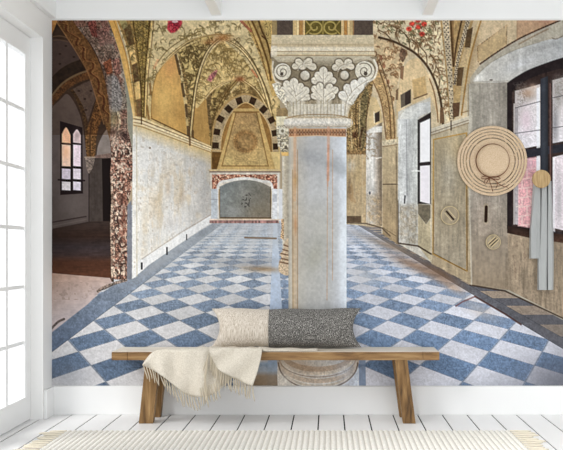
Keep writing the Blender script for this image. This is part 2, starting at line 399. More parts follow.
    for q, c in (([(103, 63), (111, 58), (113, 73), (107, 75)], C(128, 70, 44)), ([(87, 22), (96, 20), (98, 38), (92, 36)], C(118, 58, 52)), ([(112, 60), (119, 58), (121, 74), (115, 76)], C(126, 84, 74)), ([(96, 30), (108, 26), (112, 44), (100, 46)], C(124, 92, 86)), ([(100, 21), (107, 20), (111, 30), (104, 33)], C(120, 86, 78))):
        poly(q, c, [(N1, .3), (N2, .2)], a=.75)
    poly(sp([(107, 77), (116, 76), (121, 88), (122, 104), (118, 112), (111, 108), (108, 90)]), C(132, 126, 122), [(N1, .22), (N2, .2)], soft=1)
    stroke(sp([(118, 112), (120, 122), (118, 130)]), 2.2, C(196, 182, 152), .7, [(N1, .3)])
    glow(114, 121, 5, 9, C(150, 140, 100), .7, 0, [R]); glow(108, 45, 6, 8, C(150, 136, 124), .5, 0, [R])
    mort = MM*lo
    lay(s_all, mort, C(134, 98, 84), [(N2, .4), (N1, .45)], .8, None)
    lay(s_all, mort*np.clip((vnoise(2.0, 2.6, 61)-.05)*5, 0, 1), C(200, 184, 166), [(N1, .2)], .8, None)
    lay(s_all, mort*np.clip((vnoise(1.7, 2.4, 62)-.36)*6, 0, 1), C(62, 44, 40), None, .85, None)
    lay(s_all, mort*np.clip((115-GX+3*N2)/3., 0, 1)*np.clip((GY-165)/30, 0, 1), C(178, 160, 140), [(N1, .4)], .5, None)
    ell(125, 136, 5, 5, C(96, 74, 66), [(N1, .4)], a=.8); ell(125.5, 136, 2.2, 2.6, C(50, 36, 34), a=.8)
    glow(113, 132, 5, 3, C(70, 48, 40), .7, 0, [R]); glow(124, 215, 2.5, 30, C(110, 62, 48), .5, 0, [R])
    # smooth stone edge between the masonry and the plastered wall
    poly(sp([(124, 76), (126, 95), (127.5, 112), (128, 128), (131, 142), (132.5, 158), (130, 160)])+sp([(134, 160), (134, 120), (131, 95), (126, 72)]), C(140, 138, 124), [(N2, .08)], reg=R_WALL)
    poly([(127.5, 205), (131.5, 200), (133, 279), (127, 279)], C(118, 120, 128), [(N2, .08)], reg=R_WALL)
    poly(sp([(108, 19), (119, 50), (125, 76), (130, 100), (133, 118), (133, 140), (132.5, 200), (132, 279)])+[(136, 277)]+sp([(136, 200), (136, 118), (133, 92), (129, 64), (120, 34), (116, 19)]), ramp([(20, C(206, 160, 88)), (100, C(216, 178, 110)), (135, C(226, 208, 168)), (170, C(226, 222, 214)), (270, C(222, 222, 220))], 1), [(N2, .06), (VS, .06)], reg=R_WALL)
    stroke(sp([(114, 21), (124, 48), (130, 76), (134.5, 105), (135.5, 120)]), .9, C(150, 104, 50), .7)

    # ---- left vault and its painted tendrils
    base_v = ramp([(20, C(208, 190, 148)), (70, C(206, 186, 140)), (130, C(190, 164, 112))], 1)
    VA = sp([(116, 19), (126, 50), (133, 92), (136, 118)])+[(213, 154), (280, 154), (280, 19)]
    poly(VA, base_v, [(N3, .06), (N2, .06)], reg=R_VAULT)
    T1 = scroll(100, 1.0, None, .17); T2 = scroll(140, .72, None, .18); T3 = scroll(180, 1.3, None, .15)
    olive = C(98, 84, 46); dark = C(72, 54, 32)
    def tendrils(pts, n, seed, col, rad=(2.2, 5.0), w=1.0, a=.75, flow=None, leaf=True):
        r = np.random.RandomState(seed); m = in_mask(pts); xs = [p[0] for p in pts]; ys = [p[1] for p in pts]; k = 0; tries = 0
        while k < n and tries < n*30:
            tries += 1
            x = r.uniform(min(xs), max(xs)); y = r.uniform(max(min(ys), PY0+1), max(ys))
            i, j = int((x-PX0)*KS), int((y-PY0)*KS)
            if not (0 <= i < GW and 0 <= j < GH) or m[j, i] < .5: continue
            k += 1; L_ = r.uniform(*rad)*1.7; th = (r.uniform(0, 6.28) if flow is None else flow(x, y))+r.uniform(-.45, .45); cv = r.uniform(.25, .75)*r.choice([-1, 1])
            ps = [(x, y)]
            for q in range(9):
                ps.append((ps[-1][0]+L_/8*math.cos(th), ps[-1][1]+L_/8*math.sin(th))); th += cv*(.25+q*.10)
            ps = [p for p in ps if 0 <= int((p[0]-PX0)*KS) < GW and 0 <= int((p[1]-PY0)*KS) < GH and m[int((p[1]-PY0)*KS), int((p[0]-PX0)*KS)] > .5]
            if len(ps) < 3: continue
            stroke(ps, w*.55, col*r.uniform(.8, 1.2), a, w1=w*1.25)
            if leaf:
                for q in ps[2::3]:
                    g = th+r.choice([-1, 1])*1.0; ell(q[0]+1.3*math.cos(g), q[1]+1.3*math.sin(g), 1.3, .55, col*r.uniform(.75, 1.25), None, .4, a*.8, None, g)
    # brown vault strip at the far left with stepped blocks
    poly(sp([(116, 19), (126, 44), (132, 80), (136, 118)])+[(146, 118)]+sp([(146, 118), (146, 90), (147, 60), (153, 19)]), C(150, 118, 70), [(N2, .14), (N1, .1)])
    poly(sp([(131, 19), (136, 50), (139, 90), (141, 117)])+sp([(146, 117), (146, 80), (149, 45), (154, 19)]), C(138, 116, 66), [(N2, .2), (N1, .25)])
    scrolled(sp([(132, 19), (137, 50), (140, 90), (141, 117)])+sp([(146, 117), (146, 80), (148, 45), (152, 19)]), T2, C(66, 52, 28), .8)
    for k, (q, c) in enumerate((([(123, 26), (130, 24), (135, 44), (129, 47)], C(92, 70, 44)), ([(128, 47), (134, 45), (137, 62), (132, 65)], C(226, 192, 128)), ([(132, 65), (137.5, 63), (139.5, 81), (134, 83)], C(94, 70, 46)), ([(134, 83), (139.5, 81), (141, 98), (136, 100)], C(222, 188, 124)), ([(136, 100), (141.5, 99), (142, 116), (137, 116)], C(120, 90, 60)))):
        poly(q, c, [(N2, .12)])
    poly([(119, 20), (126, 20), (128, 26), (123, 30)], C(150, 138, 92), [(N2, .15)])
    for off, c, w in ((0, C(70, 48, 26), 1.3), (2.2, C(226, 196, 132), 1.4), (4.2, C(120, 90, 48), .9)):
        stroke(sp([(150+off, 19), (147.5+off, 45), (145+off*.8, 75), (144+off*.6, 116)]), w, c, .85)
    stroke(sp([(133, 20), (137, 48), (140.5, 80), (141.5, 116)]), 1.3, C(76, 54, 30), .85)
    stroke(sp([(143, 20), (143, 45), (142.5, 70), (142.2, 100)]), 1.2, C(96, 74, 40), .6)
    tendrils(VA, 420, 11, C(112, 96, 60), (2.4, 6), 1.15, .62, lambda x, y: -2.2+(x-136)*.011)
    # ochre lunettes
    def ochre(pts, ca, cb):
        poly(pts, lin((150, 60), ca, (185, 135), cb), [(N3, .07), (N4, .06), (VS, .04)], reg=R_WALL)
    L1 = sp([(151.5, 118), (152, 98), (155, 80), (161, 68), (168, 59), (174, 52.5), (177, 62), (181, 82), (184.5, 108), (187, 135)])
    ochre(L1, C(206, 164, 100), C(188, 150, 88))
    glow(170, 66, 7, 12, C(206, 150, 96), .6, 0, [R_WALL]); glow(163, 100, 9, 16, C(216, 180, 112), .7, 0, [R_WALL]); glow(182, 118, 5, 16, C(176, 134, 74), .5, 0, [R_WALL])
    stroke(L1[:2]+[(151.5, 118.5), (187, 135.5)], 1.2, C(92, 60, 30), .9); stroke(sp([(151.5, 118), (152, 98), (155, 80), (161, 68), (174, 52.5)]), .9, C(150, 112, 56), .8)
    L2 = sp([(191.5, 136), (192.5, 118), (196, 102), (202, 94), (207, 99), (209.5, 118), (211, 148)])
    ochre(L2, C(190, 150, 90), C(172, 136, 80))
    stroke([(191.5, 136.5), (211.5, 149)], 1.1, C(92, 60, 30), .8)
    # dark/cream stepped blocks beside the lunettes
    edge = sp([(175, 48), (180, 62), (184, 82), (188, 106), (189.5, 134)])
    poly(sp([(175, 48), (180, 62), (184, 82), (187.5, 106), (189, 136)])+sp([(192, 137), (191, 112), (192, 90), (190, 66), (184, 50)]), C(120, 98, 62), [(N1, .35), (N2, .2)], reg=R_VAULT)
    for a, b in (((175, 52), (180, 74)), ((182, 84), (184, 96)), ((186, 105), (187, 116)), ((188, 127), (188.5, 137))): stroke([a, b], 2.6, C(74, 54, 36), .85)
    for a, b in (((147, 106), (149, 119)), ((150, 84), (151, 94))): stroke([a, b], 2.2, C(128, 92, 50), .8)
    for a, b in (((193, 131), (193, 138)), ((210, 100), (210, 116)), ((211, 124), (212, 131)), ((207.5, 95), (208, 102))): stroke([a, b], 2.0, C(80, 56, 36), .8)
    # web between the arches: finer scrolls with a dark ground
    W1 = sp([(176, 51), (186, 43), (198, 38), (214, 36), (206, 50), (199, 70), (194, 95), (191, 112), (189, 90), (184, 66)])
    poly(W1, C(188, 166, 112), [(N2, .1)]); tendrils(W1, 95, 12, C(84, 68, 40), (2, 5), 1.3, .7)
    W2 = sp([(222, 40), (235, 50), (246, 62), (256, 78), (262, 96), (240, 80), (222, 84), (206, 98), (196, 108), (197, 86), (204, 64), (212, 50)])
    poly(W2, C(206, 182, 128), [(N2, .08)]); tendrils(W2, 170, 13, C(128, 106, 64), (3, 8), 1.0, .6, lambda x, y: -2.3+(x-205)*.026)
    W3 = sp([(206, 97), (218, 88), (238, 80), (230, 92), (222, 108), (214, 122), (211, 150), (209, 118)])
    poly(W3, C(172, 148, 96), [(N2, .12)]); tendrils(W3, 75, 14, C(86, 68, 40), (1.8, 4), 1.1, .65)
    W4 = sp([(243, 80), (256, 88), (266, 102), (272, 122), (262, 104), (250, 97), (238, 97), (226, 106), (232, 92)])
    poly(W4, C(186, 160, 108), [(N2, .1)]); tendrils(W4, 75, 15, C(108, 86, 52), (1.8, 4), 1.0, .6)
    poly(sp([(206, 96), (212, 92), (210, 110), (212, 124), (210, 132), (208, 118)]), C(84, 66, 44), [(N1, .35)], a=.8)
    # ribs
    def rib(pts, w=1.2, c=dark, hi=True):
        pts = sp(pts)
        stroke([(a-1.3, b) for a, b in pts], w, c, .8)
        if hi: stroke(pts, 1.3, C(222, 200, 150), .75)
        stroke([(a+1.4, b) for a, b in pts], w*.8, c, .7)
    rib([(168, 58), (178, 49), (190, 41), (204, 36.5), (218, 34.5), (232, 36)], 1.2, C(104, 80, 42))
    stroke(sp([(160, 68), (172, 56), (186, 46), (200, 40)]), 1.0, C(224, 200, 148), .7); stroke(sp([(158, 62), (168, 50), (182, 40), (200, 31)]), 1.1, C(106, 84, 44), .8)
    rib([(220, 39), (210, 48), (202, 64), (196, 86), (193, 110), (190.5, 136)], 1.3)
    stroke(sp([(217, 39), (206, 52), (198, 72), (193.5, 96), (191, 118)]), 1.1, C(92, 74, 40), .8)
    rib([(224, 39), (238, 47), (250, 60), (260, 78), (267, 98), (272, 118)], 1.2, C(92, 72, 40))
    stroke(sp([(234, 39), (247, 52), (257, 68), (266, 88), (271, 104)]), 1.2, C(90, 70, 40), .8)
    rib([(206, 98), (214, 89), (226, 82), (240, 80)], 1.0, C(140, 108, 62))
    rib([(238, 80), (228, 92), (219, 108), (214, 124), (212, 146)], 1.2, C(92, 66, 34), False)
    rib([(243, 80), (256, 90), (265, 104), (271, 122), (274, 132)], 1.2, C(110, 84, 44))
    stroke([(240.5, 82), (240.5, 92)], .9, C(130, 104, 60), .8)
    # front transverse rib at the right
    poly(sp([(240, 19), (250, 34), (258, 52), (266, 74), (272, 96)])+[(280, 96), (280, 19)], C(190, 160, 102), [(N2, .1)])
    poly(sp([(251, 19), (258, 33), (264, 50), (270, 72)])+sp([(271, 56), (268, 40), (264, 30), (259, 19)]), C(160, 134, 84), [(N2, .15)])
    scrolled(sp([(240, 19), (250, 34), (258, 52), (266, 74), (272, 96)])+sp([(271, 90), (262, 55), (252, 30), (247, 19)]), scroll(380, .8, None, .2), C(88, 70, 38), .8)
    for p, w, c in (([(251, 19), (257, 32), (263, 48), (268, 64), (271, 80)], 2.0, C(86, 58, 30)), ([(258, 19), (262, 31), (267, 42), (271, 58)], 1.8, C(70, 46, 26)), ([(247, 19), (254, 36), (261, 55), (268, 80)], 1.1, C(120, 86, 46)), ([(262, 36), (267, 40)], 1.6, C(66, 44, 26))): stroke(sp(p), w, c, .85)
    poly([(263, 19), (271, 19), (271, 46), (267, 40)], C(176, 152, 98), [(N2, .1)]); scrolled([(263, 19), (271, 19), (271, 46), (267, 40)], T2, dark, .9)
    # painted bosses and flowers
    glow(222, 38, 9, 3.5, C(150, 96, 52), .75); glow(210, 42, 8, 2.6, C(168, 110, 66), .5); glow(240, 79, 5, 2.6, C(140, 78, 46), .85)
    poly(sp([(168, 21), (180, 20), (182, 24), (177, 31), (171, 33), (167, 29)]), C(160, 50, 62), [(N1, .3), (N2, .2)], soft=.8)
    ell(175, 21.5, 3, 1.4, C(226, 190, 190)); ell(171, 28, 1.6, 1.4, C(196, 84, 90))
    poly(sp([(207, 80), (211, 74), (217, 70), (216, 75), (211, 82)]), C(164, 104, 104), [(N1, .35)], soft=.8)
    stroke(sp([(241, 21), (246, 26), (251, 31)]), 2.6, C(150, 84, 66), .8); stroke(sp([(252, 70), (257, 77)]), 2, C(176, 100, 66), .7); stroke(sp([(200, 53), (196, 62)]), 1.0, dark, .4)
    stroke([(158, 60), (154, 68)], 2.4, C(206, 150, 110), .6)

    # ---- plastered wall on the left
    WL = [(133, 121), (136, 122), (212.5, 152), (212.5, 223), (200, 230), (150, 264), (133.5, 278), (132.5, 200)]
    poly(WL, ramp([(133, C(224, 222, 217)), (165, C(217, 215, 210)), (190, C(200, 197, 192)), (212, C(180, 177, 173))]), [(VS, .05), (N3, .035), (N2, .03)], reg=R_WALL)
    def on_wall(m): return m*in_mask(WL)
    MW = in_mask(WL)
    lay(s_all, MW*np.clip((VL*.8+N3*.5-.05)*3, 0, 1)*np.clip((GY-150)/25, 0, 1)*np.clip((262-GY-(GX-150)*.55)/30, 0, 1), C(196, 178, 148), None, .5, None)
    lay(s_all, MW*np.clip((VS*.8+N2*.8-.2)*2.2, 0, 1), C(160, 146, 130), [(N1, .15)], .42, None)
    lay(s_all, MW*np.clip(1-(GY-(124+(GX-136)*.395))/13, 0, 1), C(214, 184, 122), [(N2, .06)], .75, None)
    for (cx, cy, rx, ry, cc, a) in ((156, 205, 7, 16, C(190, 168, 134), .5), (168, 186, 3, 10, C(180, 152, 118), .45), (182, 196, 3, 10, C(172, 150, 124), .5), (145, 220, 4, 18, C(206, 190, 160), .4), (176, 225, 14, 12, C(222, 224, 226), .6), (150, 165, 14, 14, C(222, 222, 222), .4), (172, 222, 8, 6, C(180, 172, 164), .4), (205, 200, 5, 26, C(166, 164, 162), .5)):
        glow(cx, cy, rx, ry, cc, a, 0, [R_WALL])
    ell(150, 148, 1.1, .9, C(110, 92, 70), a=.8)
    poly([(136, 262.5), (212, 214.5), (212, 223), (200, 230), (150, 264), (133.5, 278)], C(222, 223, 224), [(N2, .03)], a=.8)
    stroke([(142, 259), (180, 233), (212, 214)], .8, C(150, 138, 126), .7)
    for x, y, h, w in ((167, 251, 6.5, 1.7), (186.6, 237.2, 5, 1.2), (141.8, 266, 5.5, 2.0)): stroke([(x, y-h/2), (x, y+h/2)], w, C(28, 26, 28), .95)
    stroke([(136.5, 124), (137, 276)], 1.2, C(190, 180, 156), .7)
    # cornice
    for d, w, c in ((0, 2.0, C(226, 206, 160)), (1.9, 1.1, C(120, 88, 52)), (3.6, 2.2, C(230, 214, 178)), (5.4, .9, C(150, 120, 80)), (6.8, 1.8, C(222, 204, 166)), (8.4, 1.0, C(164, 132, 84))):
        stroke([(134, 117+d), (142, 118.5+d), (212, 147.5+d*.62)], w, c, .95)
    stroke([(141.5, 114), (141.5, 124)], 1.4, C(80, 56, 36), .8); stroke([(189.5, 134), (190, 145)], 2, C(92, 66, 40), .8)

    # ---- end wall with the fireplace
    poly([(211, 150)]+sp([(211.5, 150), (212.5, 128), (218, 112), (228, 100), (240, 94.5), (246, 93.5), (256, 97), (266, 106), (274, 120), (278, 140)])+[(279, 223), (211, 223)], C(168, 138, 90), [(N3, .08), (N2, .08)], reg=R_FIRE)
    ring_o = sp([(212.5, 152), (213.5, 134), (218, 118), (227, 104), (238, 97), (246, 95), (255, 98), (266, 106), (274, 122), (278, 140), (278.5, 152)])
    ring_i = sp([(272, 152), (271, 136), (266, 121), (257, 110), (246, 103), (236, 109), (228, 120), (222.5, 136), (221, 152)])
    poly(ring_o+ring_i, C(168, 148, 116), [(N2, .12), (N1, .06)])
    for x, y, r, sx in ((217, 132, .18, 3.2), (220.5, 119, .5, 3.4), (228.7, 109, .75, 3.6), (239.3, 101, 1.25, 3.6), (252.7, 101, 1.95, 3.6), (263.5, 109.5, 2.35, 3.6), (271.6, 120, 2.65, 3.2), (274.5, 133.2, 3.0, 2.6), (215.5, 145.5, .05, 3.4), (275.5, 146.5, 3.1, 2.6)):
        c, s = math.cos(r), math.sin(r); q = [(x+c*a*sx-s*b*3.1, y+s*a*sx+c*b*3.1) for a, b in ((-1, -1), (1, -1), (1, 1), (-1, 1))]
        poly(q, C(52, 36, 24), [(N1, .15)])
    poly(ring_i+[(221, 171), (272, 171)], C(140, 104, 58), [(N3, .12), (N2, .1)])
    stroke(ring_i, 1.4, C(206, 174, 118), .9); stroke([(a*.985+3.7, b*.985+2.3) for a, b in ring_i], 1.0, C(100, 68, 34), .7)
    poly([(212, 152), (221.5, 152), (219, 170), (212, 170)], C(96, 68, 34), [(N2, .2)])
    stroke([(212, 150.5), (222, 151)], 1.3, C(196, 164, 110), .8)
    poly([(270, 152), (280, 152), (280, 171), (274, 171)], C(206, 182, 128), [(N3, .15)])
    poly([(234, 108.5), (258.5, 108.5), (276, 171), (216.5, 171)], C(192, 162, 106), [(N2, .07)])
    poly([(236, 112.5), (256.5, 112.5), (268.3, 166), (222, 166)], lin((246, 112), C(160, 130, 88), (246, 166), C(186, 160, 108)), [(N2, .13), (N3, .1), (N1, .06)])
    for p in ([(236, 112.5), (222, 166), (268.3, 166), (256.5, 112.5), (236, 112.5)],): stroke(p, 1.1, C(116, 84, 46), .85)
    stroke([(233.5, 112), (258.8, 112)], 1.4, C(122, 90, 50), .8)
    ell(245.3, 141.5, 12.2, 11.5, C(140, 108, 68), [(N2, .25), (N1, .12)], soft=1.4); ell(246, 142, 8, 7.5, C(152, 122, 80), [(N2, .3)], soft=1.5)
    glow(228, 160, 5, 5, C(196, 176, 120), .5); glow(262, 158, 4, 8, C(190, 166, 116), .5)
    poly([(210.5, 169.5), (280, 169.5), (280, 189), (272, 189), (218.5, 189), (210.5, 189)], C(206, 198, 186), [(N2, .05)])
    stroke([(210, 170.2), (280, 170.2)], 1.5, C(198, 172, 124), .9); stroke([(210, 171.9), (280, 171.9)], 1.2, C(96, 66, 44), .9)
    fr = [(212, 174.5), (277.5, 174.5), (277.5, 189), (272.5, 189), (271.5, 185)]+sp([(271.5, 184.5), (261, 179.5), (246, 177), (230, 178.8), (219, 183.5)])+[(217, 189), (212, 189)]
    poly(fr, C(176, 128, 106), [(N1, .3)])
    scrolled(fr, np.clip(vnoise(1.5, 1.5, 91)*4-.2, 0, 1), C(112, 58, 46), .8); scrolled(fr, np.clip(vnoise(1.3, 1.3, 92)*4-1.6, 0, 1), C(226, 206, 180), .8)
    stroke(sp([(218.2, 220), (218.2, 186), (230, 180.6), (246, 178.6), (261, 181), (272, 186), (272, 220)]), 2.4, C(216, 214, 210), .95)
    poly([(211, 189), (217.5, 189), (217.5, 221), (211, 221)], C(182, 188, 194), [(N2, .06)]); poly([(272.5, 189), (283, 189), (283, 221), (272.5, 221)], C(216, 218, 222), [(N2, .04)])
    poly([(272.5, 194), (277, 194), (277, 202), (272.5, 202)], C(176, 180, 188), a=.7); stroke([(211, 199.5), (217, 199.5)], .8, C(140, 140, 145), .7)
    stroke([(278, 174), (278, 222)], 1.6, C(226, 224, 220), .7)
    op = [(220, 218.5), (220, 187)]+sp([(220, 186.5), (231, 182), (246, 180), (260, 182.2), (270.5, 187)])+[(270.5, 218.5)]
    poly(op, lin((222, 190), C(122, 128, 128), (268, 212), C(124, 116, 102)), [(N3, .1), (N2, .07)])
    glow(232, 212, 10, 6, C(150, 152, 150), .6); glow(258, 212, 10, 6, C(120, 110, 92), .5)
    scrolled(sp([(244, 192), (250, 194), (252, 204), (248, 212), (241, 210), (242, 200)]), np.clip(vnoise(1.4, 1.6, 95)*4-.6, 0, 1), C(70, 66, 64), .8)
    stroke([(220, 187), (220, 218)], 1.2, C(92, 92, 90), .5); stroke([(221, 217.7), (271, 218)], 1.2, C(92, 70, 48), .9); stroke([(270.6, 187), (270.6, 218)], 1, C(70, 60, 48), .7)
    poly([(210, 218.8), (280, 219), (280, 220.5), (210, 220.5)], C(214, 198, 182))
    poly([(209.5, 220.3), (278.5, 220.3), (278.5, 223.2), (209.5, 223.2)], C(146, 112, 108), [(vnoise(1.6, 9, 97), .35)])

    # ---- columns standing behind the big one
    poly([(276.5, 108), (290, 108), (290, 122), (276.5, 122)], C(150, 128, 92), [(N2, .2)], reg=R_REAR)
    poly([(276, 116.5), (287, 116.5), (290, 118), (290, 126), (276.5, 126)], C(222, 214, 186), [(N2, .05)], reg=R_REAR)
    poly(sp([(277, 126), (289.5, 126), (290, 146), (286, 154), (282, 152), (278, 143), (276.5, 134)]), C(168, 160, 140), [(N1, .35)], reg=R_REAR)
    scrolled([(276, 126), (290, 126), (290, 150), (278, 148)], np.clip(vnoise(3.2, 2.6, 98)*3, 0, 1), C(228, 222, 206), .7); scrolled([(276, 126), (290, 126), (290, 150), (278, 148)], np.clip(vnoise(2.6, 2.4, 99)*3-.8, 0, 1), C(84, 74, 60), .7)
    ell(282, 131, 3.4, 3.6, C(214, 210, 194), a=.9); ell(282.5, 131, 1.5, 1.6, C(110, 102, 84), a=.9)
    poly([(281, 152), (290, 152), (290, 156), (282, 157)], C(206, 172, 110), [(N2, .2)], reg=R_REAR)
    poly([(282.3, 156), (290, 156), (290, 262), (282.5, 262)], ramp([(282, C(206, 202, 192)), (285, C(190, 180, 160)), (288, C(168, 160, 146)), (290, C(196, 192, 182))]), [(N2, .06), (VS, .06)], reg=R_REAR)
    poly([(281, 219), (284, 219), (284, 240), (280.3, 238), (281.5, 228)], C(190, 160, 126), [(N1, .3)], reg=R_REAR)
    poly(sp([(284.5, 242), (290, 240), (290, 273), (279.5, 272), (279, 262), (281.5, 258), (280, 254), (283.5, 250)]), C(196, 176, 150), [(N1, .1)], reg=R_REAR)
    for y, x0 in ((245, 284), (249.5, 283), (253.5, 281), (258.5, 281.5), (262, 280)): stroke([(x0, y), (290, y+2)], 1.4, C(104, 74, 54), .85)

    # ---- right half: far wall, niches and vaults
    RV = [(372, 19), (640, 19), (640, 130), (345, 160), (345, 110)]
    poly([(345, 100), (370, 19), (640, 19), (640, 236), (470, 236), (345, 224)], C(200, 184, 154), [(N3, .07), (N4, .05), (N2, .03)], reg=R_RWALL)
    # upper right flat wall with painted blocks
    poly([(470, 19), (640, 19), (640, 60), (470, 120)], C(194, 176, 146), [(N3, .06), (N2, .04)])
    poly([(477, 47), (507, 25), (507, 44), (484, 60), (478, 62)], C(176, 154, 118), [(N2, .06), (N3, .06)]); stroke([(478, 62), (477.5, 46.5), (507, 25), (506, 44)], .9, C(128, 102, 74), .7, [(N1, .6)])
    poly([(517, 19), (580, 19), (548, 27), (517, 40)], C(176, 146, 118), [(N2, .06)]); stroke([(517, 20), (517, 40)], .9, C(150, 122, 94), .7)
    glow(500, 28, 12, 8, C(206, 184, 150), .6, 0, [R_RWALL]); glow(548, 22, 10, 5, C(176, 130, 110), .5, 0, [R_RWALL])
    # big niche
    poly(sp([(470, 78), (483, 62), (500, 50.5), (520, 38.5), (540, 29.5), (562, 20), (600, 14)])+[(640, 19), (640, 320), (563, 320), (505, 290), (470, 285)], C(168, 162, 148), [(N3, .06), (N2, .05)])
    poly(sp([(473, 82), (478, 74), (492, 62), (515, 50), (540, 42), (563, 37), (600, 32)])+[(640, 30), (640, 90), (510, 84)], lin((490, 72), C(196, 194, 188), (560, 45), C(170, 172, 174)), [(N3, .05), (N2, .03)])
    glow(520, 64, 18, 5, C(206, 208, 212), .6, -.4, [R_RWALL]); glow(545, 47, 20, 3, C(150, 150, 148), .45, -.25, [R_RWALL]); glow(478, 78, 5, 3, C(232, 232, 228), .7, -.5, [R_RWALL])
    stroke(sp([(480, 64), (500, 50.2), (520, 38.3), (540, 29), (560, 20.5)]), 1.6, C(66, 42, 30), .95, [(N1, .5)]); stroke(sp([(519, 44), (534, 36), (548, 29)]), 1.6, C(120, 98, 76), .6)
    stroke(sp([(478, 74), (492, 62), (515, 50), (540, 42)]), .9, C(140, 136, 124), .7); stroke(sp([(552, 38), (556, 39), (563, 36)]), 1.1, C(110, 100, 84), .8)
    poly([(467, 84), (508, 82), (508, 290), (470, 284)], ramp([(467, C(186, 182, 170)), (474, C(152, 147, 136)), (490, C(164, 158, 148)), (507, C(142, 136, 127))]), [(VS, .06), (N3, .06), (N2, .05)])
    stroke([(473, 82), (508, 81)], 1.0, C(140, 132, 118), .5); ell(491, 80, 1.8, .8, C(70, 62, 54), a=.8)
    # lower wall of the big niche
    poly([(507, 226), (640, 238), (640, 356), (563, 317.5), (509, 290), (505, 288)], C(156, 140, 120), [(VS, .14), (VL, .1), (N3, .06)], reg=R_RWALL)
    stain([R_RWALL], np.where((GY > 228) & (GX > 507), VS+.4*N2, -1), .2, .6, C(112, 96, 82), .6); stain([R_RWALL], np.where((GY > 228) & (GX > 507), VL+.4*N3, -1), .15, .6, C(182, 164, 140), .5)
    poly([(469, 190), (508, 196), (508, 290), (471, 285)], lin((488, 190), C(158, 150, 140), (488, 285), C(146, 130, 110)), [(VS, .09), (N3, .08), (N2, .07)], a=.9)
    glow(484, 215, 8, 20, C(176, 160, 146), .5, 0, [R_RWALL]); glow(502, 250, 4, 34, C(118, 110, 100), .6, 0, [R_RWALL]); glow(478, 262, 6, 16, C(166, 146, 120), .5, 0, [R_RWALL])
    stroke([(486, 205.5), (486, 222)], 4.6, C(178, 162, 136), .6); stroke([(486.2, 207), (485.8, 221)], 3.2, C(38, 22, 16), .95)
    stroke([(470, 285), (505, 291), (563, 318.3), (640, 356)], 1.6, C(60, 46, 36), .85)
    # big window
    poly([(507, 84)]+sp([(507, 83), (514, 78), (528, 70), (546, 63), (563, 57.5), (600, 48)])+[(640, 44), (640, 243), (563, 238), (507, 228.5)], C(36, 29, 30), [(N2, .2)], reg=R_WIN)
    poly(sp([(512, 92), (520, 84), (536, 76), (560, 69), (600, 62)])+[(640, 58), (640, 236), (563, 232), (512, 226)], C(52, 40, 37), [(N2, .25), (VS, .2)])
    def pane(x0, x1, xa):
        sl = -.30
        top = 90+sl*(x0-515)*.95
        poly([(x0, top+1), (x1, top+1+sl*(x1-x0)*.9), (x1, 150-(x1-515)*.18), (x0, 150-(x0-515)*.18)], lin((0, 82), C(210, 204, 202), (0, 150), C(230, 227, 234)), [(N1, .05), (N2, .04)])
        poly([(x0, 161-(x0-515)*.1), (x1, 161-(x1-515)*.16), (x1, 229.5+(x1-540)*.12), (x0, 224+(x0-515)*.1)], C(232, 222, 228), [(N2, .04), (N1, .05)])
    pane(515, 540, 0); pane(552.5, 580, 1); pane(592, 625, 2)
    for q in ([(516, 84), (524, 84), (534, 96), (522, 106), (519, 124), (515, 126)], [(553, 80), (566, 74), (566, 96), (558, 108), (556, 140), (552, 140)]):
            s, c = cover(q, 4); lay(s, c*np.clip(.55+N1[s]*.8+N2[s]*.6, 0, 1), C(120, 112, 106), None, .75, None)
    glow(528, 93, 7, 5, C(190, 152, 122), .6, 0, [R_WIN]); glow(533, 86, 4, 3, C(200, 170, 150), .6, 0, [R_WIN])
    glow(526, 120, 6, 12, C(218, 192, 204), .6, 0, [R_WIN]); glow(558, 92, 5, 14, C(150, 146, 142), .6, 0, [R_WIN]); glow(555, 125, 3, 16, C(128, 130, 136), .6, 0, [R_WIN])
    # brick wall seen through the lower pane
    bp = [(518, 160), (536, 157), (536, 229), (518, 226)]
    row = np.floor((GY+.15*GX)/9.2); bx = (GX+(row % 2)*4)/9.0
    joint = np.minimum(np.abs((GY+.15*GX)/9.2-np.round((GY+.15*GX)/9.2))*9.2, np.abs(bx-np.round(bx))*9.0)
    s, c = cover(bp, .8); lay(s, c, C(222, 168, 172), [(N2, .09), (N1, .08)], .95, None); lay(s, c*np.clip(1.1-joint[s], 0, 1), C(238, 212, 206), None, .8, None)
    glow(527, 164, 9, 7, C(214, 176, 196), .6, 0, [R_WIN]); poly([(536.5, 88), (540, 87), (540, 229.5), (536.5, 229)], C(238, 240, 246), a=.85)
    poly([(515, 108), (518, 107), (518, 225), (515, 224)], C(150, 146, 148), [(N2, .2)], a=.7); stroke([(514.2, 104), (514, 224)], 1.2, C(226, 220, 218), .8)
    stroke([(515, 108), (540, 101.5)], .9, C(80, 76, 80), .8); stroke([(515, 133.5), (540, 130)], .9, C(90, 88, 92), .8)
    stroke([(552, 98), (580, 92)], .9, C(80, 76, 80), .8); stroke([(552, 128), (580, 124)], .9, C(84, 80, 84), .8)
    glow(559, 200, 3.4, 26, C(172, 168, 172), .7, 0, [R_WIN]); poly([(552.5, 158), (555, 157.6), (555, 232), (552.5, 231)], C(242, 240, 244), a=.8)
    poly([(510, 160.5), (580, 149), (580, 141), (510, 152.5)], C(46, 46, 54), [(N2, .15)]); 
    poly([(540.5, 79), (548, 76), (548, 232), (540.5, 231)], ramp([(540, C(50, 53, 62)), (544, C(60, 64, 72)), (548, C(40, 41, 46))]), [(N3, .12)]); stroke([(550.2, 84), (550.5, 232)], 1.4, C(112, 82, 76), .8); stroke([(552.3, 100), (552.3, 232)], .8, C(70, 52, 50), .7)
    stroke([(516, 207), (520, 205.5)], 1, C(236, 226, 214), .8)
